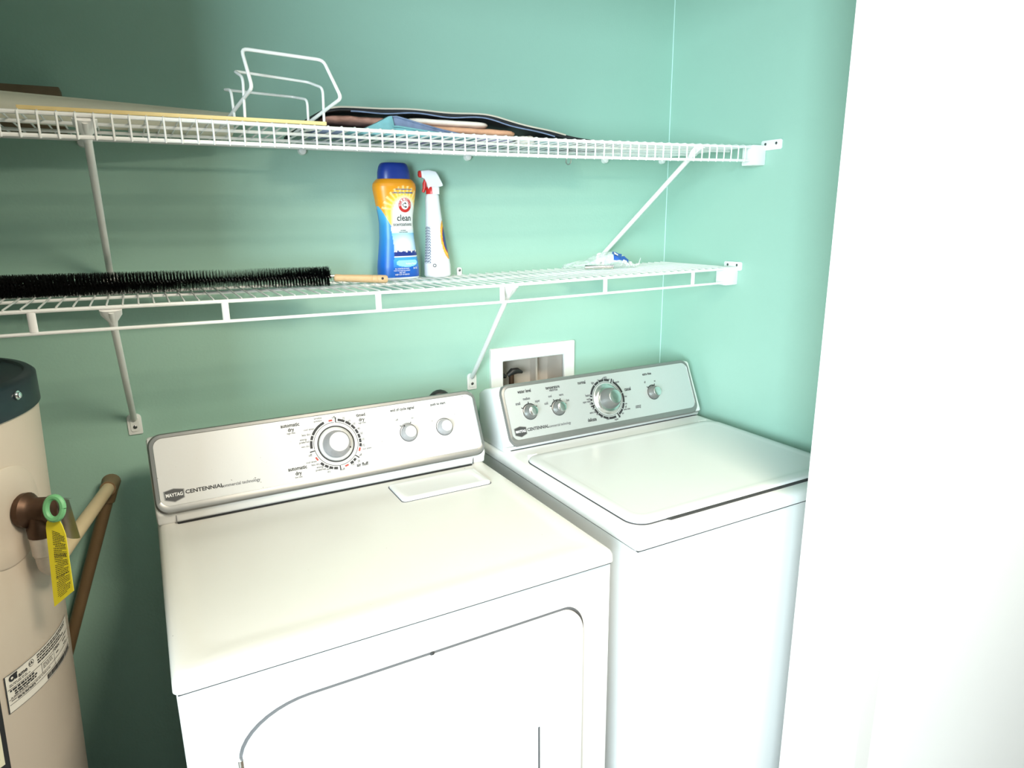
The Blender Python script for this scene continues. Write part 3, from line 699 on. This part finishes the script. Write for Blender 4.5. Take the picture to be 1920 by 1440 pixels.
hA = Vector((-1.105, -.150, 1.3865)); hB = Vector((-.985, -.168, 1.3785)); hd_ = (hB-hA).normalized(); hl = (hB-hA).length
hh = part('handle', MB().lathe(hA, hd_, [(.006, 0), (.0085, .003), (.0085, .012), (.0078, .018), (.0085, .04), (.0090, hl*.55), (.0092, hl*.70), (.0084, hl*.71), (.0092, hl*.72), (.0092, hl*.80), (.0085, hl*.81), (.0094, hl*.82), (.0094, hl-.004), (.007, hl)], 24), 'wood', br, smooth=50)
part('hang_hole', MB().lathe(hA+hd_*(hl-.014)+Vector((0, -.0091, .002)), (0,-1,.2), [(.003, 0), (.003, .0006)], 12), 'gap', hh)

# ================================================================== BOTTLES
def sup(t, a, b, e=2.5):
    c, s = math.cos(t), math.sin(t)
    return a*math.copysign(abs(c)**(2/e), c), b*math.copysign(abs(s)**(2/e), s)
def lerp3(a, b, t): t = max(0, min(1, t)); return tuple(x+(y-x)*t for x, y in zip(a, b))
# ---- detergent scent bottle
BZ = zl(-.92)+.0058; BC = Vector((-.9135, -.043, BZ)); BYAW = R(5)
PROF = [(0, .0520, .031), (.006, .0535, .033), (.030, .0530, .033), (.060, .0490, .031), (.10, .0440, .0285), (.135, .0425, .0275), (.155, .0440, .028), (.19, .0500, .031), (.215, .0540, .033), (.224, .0545, .0335), (.231, .0530, .0325), (.238, .0470, .0295), (.2415, .0425, .027)]
def pa(z): return interp([(p[0], p[1]) for p in PROF], z)
def pb(z): return interp([(p[0], p[2]) for p in PROF], z)
cB, sB = math.cos(BYAW), math.sin(BYAW)
def bw(x, y, z): return Vector((BC.x+x*cB-y*sB, BC.y+x*sB+y*cB, BC.z+z))
def bfront(x, z, h=.0007):                # point on the bottle's front at label coordinates
    a, b = pa(z), pb(z); k = max(0, 1-min(1, abs(x/a))**2.5)**(1/2.5)
    return bw(x, -b*k-h, z)
ORANGE, YEL, WHT, SKY, BLUE, NAVY, TURQ = (.90, .34, .012), (.95, .62, .06), (.90, .92, .90), (.10, .50, .86), (.01, .13, .56), (.01, .03, .22), (.05, .34, .68)
def label_col(x, z):
    # x from -.055 to .055, z from 0 to .2415
    if z < .005: return (.75, .80, .85)
    fx = x
    xb = -.060 if z > .182 else (-.050+(.182-z)/.054*.027 if z > .128 else -.023-.002*math.sin(z*60))
    if fx < xb:                                        # blue sweep down the left
        return lerp3(lerp3(SKY, TURQ, (.18-z)/.05), BLUE, (.150-z)/.11)
    if z > .124:                                       # white glow, sunburst and orange shoulders
        dz = max(0, z-.163)*.9; d = math.hypot(fx-.012, dz); a = math.atan2(dz, fx-.012)
        if d < .028: return WHT
        c = lerp3(WHT, YEL, (d-.028)/.010) if d < .040 else lerp3(YEL, ORANGE, (d-.040)/.016)
        if z > .168 and .030 < d < .056 and math.sin(a*28) > .3: c = lerp3(c, (.97, .80, .35), .7)
        if z < .135: c = lerp3(WHT, c, (z-.124)/.011)
        return c
    if z > .112: return lerp3((.62, .86, .92), WHT, (z-.112)/.012)
    if z > .070:
        g = math.hypot((fx-.006)/.036, (z-.084)/.030); return lerp3(WHT, SKY, (g-.25)*.9)
    wv = .068+.002*math.sin(fx*420)+.0015*math.sin(fx*910)
    if z > wv: return WHT if fx > -.026 else BLUE
    if z > .056: return NAVY if fx > -.026 else BLUE
    if z > .0535: return WHT if fx > -.028 else BLUE
    if z > .047: return TURQ
    if z > .046: return WHT if fx > -.028 else TURQ
    if (fx-.012)**2/.0009+(z-.040)**2/.00010 < 1: return (.30, .74, .90)
    if z > .030: return lerp3(BLUE, TURQ, (z-.02)/.03)
    return lerp3((.008, .07, .40), BLUE, z/.03)
NT, NZ = 160, 190
vs_, cols = [], []; rings = []
for i in range(NZ+1):
    z = .2415*i/NZ; a, b = pa(z), pb(z); rg_ = []
    for j in range(NT):
        x, y = sup(2*math.pi*j/NT, a, b); rg_.append(bw(x, y, z))
        cols.append(label_col(x, z) if y < .004 else (BLUE if z < .17 else ORANGE))
    rings.append(rg_)
sb_ = thing('scent_booster_bottle', 'orange and blue laundry scent booster bottle with blue cap, on the lower shelf', 'bottle', BC)
bb = part('body', MB().loft(rings), 'label_print', sb_, smooth=60, colors=cols)
capr = []
for z, a, b in ((.2375, .0405, .0265), (.245, .0410, .0270), (.258, .0400, .0265), (.270, .0370, .025), (.2765, .0335, .023), (.2795, .0295, .020), (.2800, .018, .012)):
    capr.append([bw(*sup(2*math.pi*j/48, a, b, 2.4), z) for j in range(48)])
part('cap', MB().loft(capr), 'bluecap', sb_, smooth=50)
nav, redm, whm, blk = MB(), MB(), MB(), MB()
put_text(nav, 'ODOR ELIMINATION and', .010, .2165, .044, bfront, True); put_text(nav, 'LONG LASTING FRESHNESS', .008, .2085, .056, bfront, True, 1.1)
cx, cz = .0125, .1795
arc_band(whm, cx, cz, 0, .0182, 0, 360, lambda u, v: bfront(u, v, .0009), 12)
arc_band(redm, cx, cz, .0165, .0175, 0, 360, lambda u, v: bfront(u, v, .0013), 8)
arc_band(redm, cx, cz, .0105, .0165, 100, 260, lambda u, v: bfront(u, v, .0013), 6)
arc_band(redm, cx, cz, .0100, .0107, -100, 100, lambda u, v: bfront(u, v, .0013), 6)
for i, ch in enumerate('ARM & HAMMER'):
    if ch == ' ': continue
    a = -92+184*i/11
    put_text(redm, ch, cx+.0136*math.sin(R(a)), cz+.0136*math.cos(R(a)), .0042 if ch in 'AMHR&' else .0034, lambda u, v: bfront(u, v, .0013), True, 1.15, -R(a))
def stroke(mb, p, q_, wd):
    p, q_ = Vector(p), Vector(q_); d = (q_-p).normalized(); n_ = Vector((-d.y, d.x))*wd/2
    mb.add([bfront(*(p+n_), .0014), bfront(*(p-n_), .0014), bfront(*(q_-n_), .0014), bfront(*(q_+n_), .0014)], [(0,1,2,3)])
for p, q_, wd in (((-.007, .001), (.001, .0055), .0012), ((-.001, .0055), (.003, .003), .0028), ((-.007, .001), (-.0035, -.003), .0012), ((-.0035, -.003), (.001, -.0055), .0016), ((.001, -.0055), (.0045, -.0035), .0026), ((.0005, -.002), (.004, -.006), .0014)):
    stroke(blk, (cx+p[0], cz+p[1]), (cx+q_[0], cz+q_[1]), wd)
put_text(blk, 'clean', .010, .1485, .0385, bfront, False, 1.1); put_text(blk, 'scentsations', .006, .1335, .050, bfront, False, 1.15)
put_text(blk, 'IN-WASH', .006, .119, .014, bfront, True); put_text(blk, 'SCENT BOOSTER', .006, .1145, .024, bfront, True)
put_text(whm, 'Purifying Waters', .022, .0375, .030, bfront, True, 1.2)
for i in range(4): put_text(whm, ('ALL SCENTED IN-WASH', 'SCENT BOOSTER FOR LAUNDRY', 'NET WT', 'KEEP OUT OF REACH')[i], -.004, .026-.0048*i, (.038, .044, .016, .038)[i], bfront, False, 1.2)
put_text(whm, '24 OZ', .034, .026, .013, bfront, True, 1.2)
part('navy_lettering', nav, 'blueprint', bb, smooth=0); part('emblem_ring', redm, 'redp', bb, smooth=0); part('white_lettering', whm, 'whiteink', bb, smooth=0); part('black_lettering', blk, 'ink', bb, smooth=0)
# ---- spray bottle
SZ = zl(-.8)+.0058; SC = Vector((-.806, -.040, SZ)); SYAW = R(-12); cS, sS = math.cos(SYAW), math.sin(SYAW)
def sw(x, y, z): return Vector((SC.x+x*cS-y*sS, SC.y+x*sS+y*cS, SC.z+z))
SP = [(0, .0310, .026, .001), (.004, .0345, .028, .001), (.030, .0340, .028, .001), (.060, .0300, .026, .000), (.090, .0262, .024, -.0015), (.118, .0235, .022, -.003), (.140, .0215, .021, -.004), (.165, .0195, .020, -.005), (.190, .0180, .019, -.006), (.203, .0172, .0175, -.006), (.2075, .0150, .015, -.006)]
sa = lambda z: interp([(p[0], p[1]) for p in SP], z); sbb = lambda z: interp([(p[0], p[2]) for p in SP], z); sx = lambda z: interp([(p[0], p[3]) for p in SP], z)
WH = (.80, .81, .86)
def spray_col(u, z):         # u: -1 left .. 1 right of the visible side
    e = ((u-1.02)/.62)**2+((z-.094)/.050)**2
    if e < 1:
        if e > .72: return (.88, .40, .03)
        if e > .50: return (.95, .55, .05) if u < .93 else (.55, .04, .04)
        if e > .36: return (.50, .05, .05)
        return (.03, .07, .22)
    if u < -.60 and .035 < z < .128 and (math.sin(z*900+3*math.sin(u*40)) > -.35): return (.16, .19, .26)
    return WH
rings, cols = [], []
NT, NZ = 96, 150
for i in range(NZ+1):
    z = .2075*i/NZ; a, b, o_ = sa(z), sbb(z), sx(z); r_ = []
    for j in range(NT):
        x, y = sup(2*math.pi*j/NT, a, b, 2.2); r_.append(sw(x+o_, y, z)); cols.append(spray_col(x/a, z) if y < 0 else WH)
    rings.append(r_)
sp_ = thing('spray_bottle', 'white trigger spray bottle with red collar standing beside the scent booster bottle', 'bottle', SC)
sbd = part('body', MB().loft(rings), 'spray_print', sp_, smooth=60, colors=cols)
part('collar', MB().lathe(sw(-.006, 0, .2065), (0,0,1), [(.0150, 0), (.0155, .002), (.0150, .016), (.0125, .019)], 32), 'redp', sp_, smooth=50)
hp_ = [(-.0275, .2640), (-.0260, .2475), (-.0200, .2455), (-.0150, .2360), (-.0115, .2235), (-.0105, .2095), (.0105, .2085), (.0120, .2240), (.0260, .2270), (.0275, .2300), (.0150, .2560), (.0100, .2625), (-.0080, .2660)]
hb = MB(); n_h = len(hp_)
hb.loft([[sw(x*k-.006+.0, y, .235+(z-.235)*k) for x, z in hp_] for y, k in ((-.0115, .90), (-.0100, 1), (.0100, 1), (.0115, .90))])
part('spray_head', hb, 'whitep', sp_, bevel=.0012, smooth=50)
part('neck_shroud', MB().loft([[sw(u, v, z) for u, v in rr(-.0095, .0110, -.0165, .0165, .005, 4)] for z in (.2068, .2250)]), 'whitep', sp_, bevel=.001)
part('trigger', MB().tube([sw(-.020, 0, .2460), sw(-.0245, 0, .2330), sw(-.0250, 0, .2220), sw(-.0290, 0, .2120)], [.0045, .005, .0045, .0035], 10), 'redp', sp_)
part('nozzle', MB().lathe(sw(-.0330, 0, .2565), Vector((-cS, -sS, 0)), [(.0085, -.001), (.0085, .005), (.006, .007)], 16), 'redp', sp_)
ic = MB()
arc_band(ic, -.012, .030, .0028, .0046, 0, 360, lambda u, v: sw(u+sx(v), -sbb(v)*math.sqrt(max(0, 1-(u/sa(v))**2))-.0012, v), 15)
put_text(ic, 'i', -.012, .030, .0012, lambda u, v: sw(u+sx(v), -sbb(v)*math.sqrt(max(0, 1-(u/sa(v))**2))-.0012, v))
part('recycle_mark', ic, 'ink', sbd, smooth=0)

# ================================================================== PLASTIC BAG AND METAL TUBE
gz = zl(-.33)+.0058
tA, tB = at(1, -.105, 1088, 509), at(1, -.115, 1132, 500)
mt_z = gz+.0065
tA = Vector((-.392, -.118, mt_z)); tB = Vector((-.318, -.150, mt_z))
single('metal_tube', MB().tube([tA, tA.lerp(tB, .02), tB], [.0055, .0062, .0062], 16), 'chrome', 'short shiny metal tube wrapped in the clear plastic bag', 'tube')
random.seed(21)
from mathutils import noise as mn
def bagpt(s, t):       # s along, t around
    c = Vector((-.425, -.060, 0)).lerp(Vector((-.245, -.150, 0)), s)
    hgt = interp([(0, .006), (.12, .014), (.35, .026), (.6, .044), (.72, .046), (.85, .030), (.95, .014), (1, .004)], s)
    wid = interp([(0, .012), (.15, .030), (.5, .044), (.75, .046), (.9, .030), (1, .008)], s)
    d = Vector((.09, .18, 0)).normalized()
    a = 2*math.pi*t; y = math.cos(a); z = math.sin(a)
    p = c+d*(wid*y); zz = gz+.0015+max(0, z*.5+.5)*hgt
    n_ = mn.noise_vector(Vector((s*9, t*7, 3)))*.008+mn.noise_vector(Vector((s*22, t*17, 9)))*.004
    p = Vector((p.x+n_.x, p.y+n_.y, max(gz+.0008, zz+n_.z*(.3+z*.5+.2))))
    return p
NS, NTT = 46, 40
rings = [[bagpt(i/NS, j/NTT) for j in range(NTT)] for i in range(NS+1)]
pb_ = thing('plastic_bag', 'crumpled clear plastic bag with blue print on the lower shelf', 'bag', (-.335, -.105, gz))
bgp = part('film', MB().loft(rings, True, True), 'film', pb_, smooth=25)
blu = MB(); wpr = MB(); off = Vector((-.0008, -.0012, .0012))
def bq(mb, s0, s1, t0, t1, o=off, n=8):
    vs2, fs2 = [], []
    for i in range(n+1):
        for j in range(n+1):
            vs2.append(bagpt(s0+(s1-s0)*i/n, t0+(t1-t0)*j/n)+o)
    for i in range(n):
        for j in range(n): fs2.append((i*(n+1)+j, (i+1)*(n+1)+j, (i+1)*(n+1)+j+1, i*(n+1)+j+1))
    mb.add(vs2, fs2)
bq(blu, .66, .80, .26, .50); bq(blu, .80, .90, .34, .44); bq(blu, .90, .95, .30, .36)
part('blue_print', blu, 'blueprint', bgp, smooth=0)
for s0, s1, t0, t1 in ((.71, .755, .31, .40), (.82, .86, .44, .56), (.87, .90, .47, .60), (.79, .81, .48, .62), (.91, .93, .38, .55)): bq(wpr, s0, s1, t0, t1, off*2, 4)
part('white_print', wpr, 'whiteink', bgp, smooth=0)
part('twisted_end', MB().tube([bagpt(.99, .2), bagpt(1, .25)+Vector((.014, -.004, .008)), bagpt(1, .25)+Vector((.017, -.008, .026))], [.004, .0022, .0008], 6), 'film', pb_)

# ================================================================== UPPER SHELF CONTENTS
uz = lambda x: zu(x)+.0056
s0_, s1_ = at(1, -.352, 30, 198), at(1, -.352, 612, 235.5)
single('wooden_stick', MB().prism([(-.3555, uz(-1.4)+.0004), (-.3485, uz(-1.4)+.0004), (-.3485, uz(-1.4)+.0068), (-.3555, uz(-1.4)+.0068)], 0, s0_.x, s1_.x), 'stick', 'thin yellow wooden stick lying along the front of the upper shelf', 'stick', bevel=.0006)
RRA = .0255
pr0, pr1 = Vector((-2.02, -.275, uz(-1.8)+RRA)), Vector((-1.285, -.075, uz(-1.3)+RRA))
rl = thing('paper_roll', 'long cream paper roll lying slantwise on the upper shelf behind the wooden stick', 'roll', (-1.6, -.17, uz(-1.5)))
ax = (pr1-pr0).normalized()
part('sheet', MB().tube([pr0, pr1], RRA, 32, False), 'rollp', rl)
sideV = ax.cross(Vector((0,0,1))).normalized(); upV = sideV.cross(ax)
part('rolled_core', MB().tube([pr0+ax*.002, pr1-ax*.002], RRA-.003, 24, True), 'card', rl)
part('sheet_edge', MB().loft([[pr0+(sideV*math.cos(a)+upV*math.sin(a))*(RRA+h) for a, h in ((.9, .0002), (1.0, .0012), (1.15, .0012), (1.2, 0))], [pr1+(sideV*math.cos(a)+upV*math.sin(a))*(RRA+h) for a, h in ((.9, .0002), (1.0, .0012), (1.15, .0012), (1.2, 0))]]), 'rollp', rl)
xk = at(1, -.06, 112, 168).x
bk = MB().prism(rr(-2.2, xk, uz(-1.7)+.0004, at(1, -.06, 20, 159).z, .002, 3), 1, -.072, -.018)
bo = single('cardboard_box', bk, 'card', 'flat brown cardboard box against the wall behind the paper roll', 'box', bevel=.001)

# ---- white wire rack
rdn = Vector((.976, .22, 0)).normalized(); rpp = Vector((.22, -.976, 0)).normalized()
fR = at(1, -.270, 583, 226); fL = at(1, -.300, 440, 206)
wr = thing('wire_rack', 'white bent wire rack standing on the upper shelf', 'rack', (fR.x-.06, fR.y, uz(-1.2)))
def rp(P0, x, y): return atp(P0, rdn, x, y)
def loopw(name, left, right, r=.0030):
    L_ = [rp(fL, x, y) for x, y in left]; R_ = [rp(fR, x, y) for x, y in right]
    zL, zR = uz(fL.x)+r, uz(fR.x)+r
    d = L_[0]-L_[1]; L_ = [L_[0]+d*((zL-L_[0].z)/d.z)*1 if abs(d.z) > .02 else Vector((L_[0].x, L_[0].y, zL))]+L_
    d = R_[0]-R_[1]; R_ = [R_[0]+d*((zR-R_[0].z)/d.z)*1 if abs(d.z) > .02 else Vector((R_[0].x, R_[0].y, zR))]+R_
    path = L_+R_[::-1]
    # round the bends
    out = [path[0]]
    for a, b, c in zip(path, path[1:], path[2:]):
        k = min(.012, (a-b).length*.45, (c-b).length*.45)
        p, q_ = b+(a-b).normalized()*k, b+(c-b).normalized()*k
        for t in (0, .25, .5, .75, 1): out.append(p*(1-t)**2+b*2*t*(1-t)+q_*t*t)
    out.append(path[-1])
    part(name, MB().tube(out, r, 10), 'wire', wr)
    return path
pA = loopw('tall_loop', [(440, 206), (473, 164), (452, 91)], [(584, 226), (640, 184), (606, 113)], .0032)
pB = loopw('middle_loop', [(458, 196), (455, 144), (438, 133)], [(607, 211), (605, 165), (577, 154)], .0026)
pC = loopw('low_loop', [(438, 207), (433, 168), (419, 168)], [(578, 226), (576, 187), (551, 182)], .0026)
for e in (0, -1):
    part('base_rod', MB().tube([pA[e]+rpp*.02, pA[e], pC[e], pB[e]], .0026, 8), 'wire', wr)

# ---- folded cloths under a black mat
TOPC = [(-1.165, 1.690), (-1.158, 1.703), (-1.140, 1.7270), (-1.105, 1.7390), (-1.03, 1.7440), (-.95, 1.7455), (-.86, 1.7455), (-.78, 1.7458), (-.735, 1.7445), (-.69, 1.7370), (-.62, 1.7235), (-.54, 1.7125), (-.46, 1.7035), (-.40, 1.6965), (-.365, 1.6935)]
def topz(x): return interp(TOPC, x)
def smoothz(x): return sum(topz(x+d) for d in (-.02, -.01, 0, .01, .02))/5
mm = MB(); xs = [-1.165+.8*i/110 for i in range(111)]; ys = [-.225, -.215, -.17, -.11, -.06, -.03]
def zc_(x, y): return smoothz(x)-(.0006*max(0, (y+.12)*60)) + .0012*math.sin(x*37+y*9)
for h0, h1 in ((0, -.0075),):
    mm.loft([[Vector((x, y, max(zc_(x, y)+h0, uz(x)+.0078))) for y in ys]+[Vector((x, y, max(zc_(x, y)+h1, uz(x)+.0006))) for y in ys[::-1]] for x in xs])
tm = thing('black_mat', 'black flexible mat folded over the pile of cloths on the upper shelf', 'mat', (-.78, -.13, uz(-.78)))
part('sheet', mm, 'cloth_black', tm, smooth=50)
part('edge_binding', MB().tube([(x, -.228+.002*math.sin(x*13), zc_(x, -.22)-.0012) for x in xs[6:88]], .0019, 6), 'cloth_edge', tm)
part('lining_edge', MB().tube([(x, -.2255, zc_(x, -.22)-.0095-.0012*math.sin(x*43)) for x in xs[14:84]], .0016, 6), 'cloth_blue', tm)
def cloth_roll(name, label, x0, x1, y, z, ry, rz, material, col='cloth', wig=.0015, seed=1, wrap=True, tilt=0, roll2=0):
    random.seed(seed); rings = []; n = 26; m_ = 20
    for i in range(n+1):
        t = i/n; x = x0+(x1-x0)*t
        e = min(1, math.sqrt(max(.02, 1-(2*t-1)**8)))
        rg2 = []
        for j in range(m_):
            a = 2*math.pi*j/m_; ky = math.copysign(abs(math.cos(a))**.7, math.cos(a)); kz = math.copysign(abs(math.sin(a))**.7, math.sin(a))
            nz = mn.noise(Vector((x*40+seed*7, a*1.5, seed)))*wig
            rg2.append((x, y+ky*(ry*e+nz), z+tilt*(t-.5)+kz*(rz*e+nz)))
        rings.append(rg2)
    mb = MB().loft(rings)
    # keep the cloth on the shelf wires
    mb.v = [(a, b, max(c_, uz(a)+.0006)) for a, b, c_ in mb.v]
    return single(name, mb, material, label, col, 'folded cloths on the upper shelf', smooth=60)
Z0 = uz(-.9)
G = 'cloth'
cloth_roll('folded_cloth', 'lilac blue cloth at the bottom of the pile under the peach cloth', -.990, -.655, -.165, Z0+.0075, .060, .0070, 'cloth_lilac', seed=2)
cloth_roll('folded_cloth', 'peach orange folded cloth in the middle of the pile under the ivory cloth', -.965, -.655, -.178, Z0+.0235, .052, .0085, 'cloth_peach', seed=3)
cloth_roll('folded_cloth', 'ivory folded cloth at the top of the pile right under the black mat', -.940, -.725, -.172, Z0+.0400, .046, .0078, 'cloth_white', seed=4, wig=.001)
cloth_roll('folded_cloth', 'dusty pink speckled folded cloth beside the wire rack', -1.120, -.975, -.180, Z0+.034, .040, .0085, 'cloth_pink', seed=5, wig=.003)
cloth_roll('folded_cloth', 'slate blue cloth at the bottom of the pile beside the wire rack', -1.145, -1.000, -.170, Z0+.010, .055, .0095, 'cloth_blue', seed=6, wig=.003)
cloth_roll('folded_cloth', 'small ivory cloth peeping out at the thin end of the pile', -.650, -.612, -.200, Z0+.011, .020, .0105, 'cloth_white', seed=7)
cloth_roll('folded_cloth', 'pale teal cloth flattened under the thin end of the black mat', -.606, -.490, -.165, Z0+.0072, .055, .0066, 'cloth_teal', seed=8, wig=.002)
# teal cloth folded into a peak in front of the pile
tc_ = thing('folded_cloth', 'teal and blue cloth folded into a peak in front of the pile', 'cloth', (-.98, -.25, Z0), 'folded cloths on the upper shelf')
def peak(x):
    return interp([(-1.085, .002), (-1.05, .010), (-1.02, .024), (-.992, .0385), (-.975, .0400), (-.955, .036), (-.92, .028), (-.87, .018), (-.82, .010), (-.79, .003)], x)
def sheet(y0, y1, xs_, f0, f1, amp, sd):
    mb = MB(); rings = []
    for x in xs_:
        lo, hi = f0(x), f1(x); n_ = mn.noise(Vector((x*30, sd, 0)))*amp
        rings.append([(x, y0+n_, uz(x)+.0006+lo), (x, y0-.003+n_, uz(x)+lo+(hi-lo)*.5), (x, y0+n_, uz(x)+hi), (x, (y0+y1)/2, uz(x)+hi+.0012), (x, y1, uz(x)+hi*.9), (x, y1, uz(x)+.0006+lo)])
    return mb.loft(rings)
xs2 = [-1.085+.295*i/60 for i in range(61)]
part('outer_fold', sheet(-.262, -.238, xs2, lambda x: 0, lambda x: peak(x) if x < -.985 else peak(x)*.45, .003, 1), 'cloth_teal', tc_, smooth=50)
xs3 = [-.995+.20*i/50 for i in range(51)]
part('inner_fold', sheet(-.254, -.234, xs3, lambda x: peak(x)*.40, lambda x: peak(x), .002, 5), 'cloth_blue', tc_, smooth=50)
part('fold_edge', MB().tube([(x, -.2655, uz(x)+max(.003, peak(x)*.45+.0008)) for x in xs3[2:]], .0018, 6), 'cloth_teal', tc_)
part('fold_edge', MB().tube([(x, -.2565, uz(x)+peak(x)*.985) for x in xs3], .0018, 6), 'cloth_blue', tc_)

# ---- little wire hook hanging from the upper shelf
hk = at(1, -.172, 1065, 300)
hz_ = zu(hk.x)-.006
pts = [(hk.x-.004, -.172, hz_+.012), (hk.x-.002, -.172, hz_+.0165), (hk.x+.003, -.172, hz_+.015), (hk.x+.004, -.172, hz_+.006), (hk.x-.003, -.172, hz_-.008), (hk.x-.005, -.172, hz_-.018)]
pts += [(hk.x+.001-.008*math.cos(R(a)), -.172, hz_-.020-.009*math.sin(R(a))) for a in range(30, 181, 30)]+[(hk.x+.010, -.172, hz_-.012)]
single('wire_hook', MB().tube(pts, .0011, 8), 'steel', 'small steel wire hook hanging under the upper shelf', 'hook')
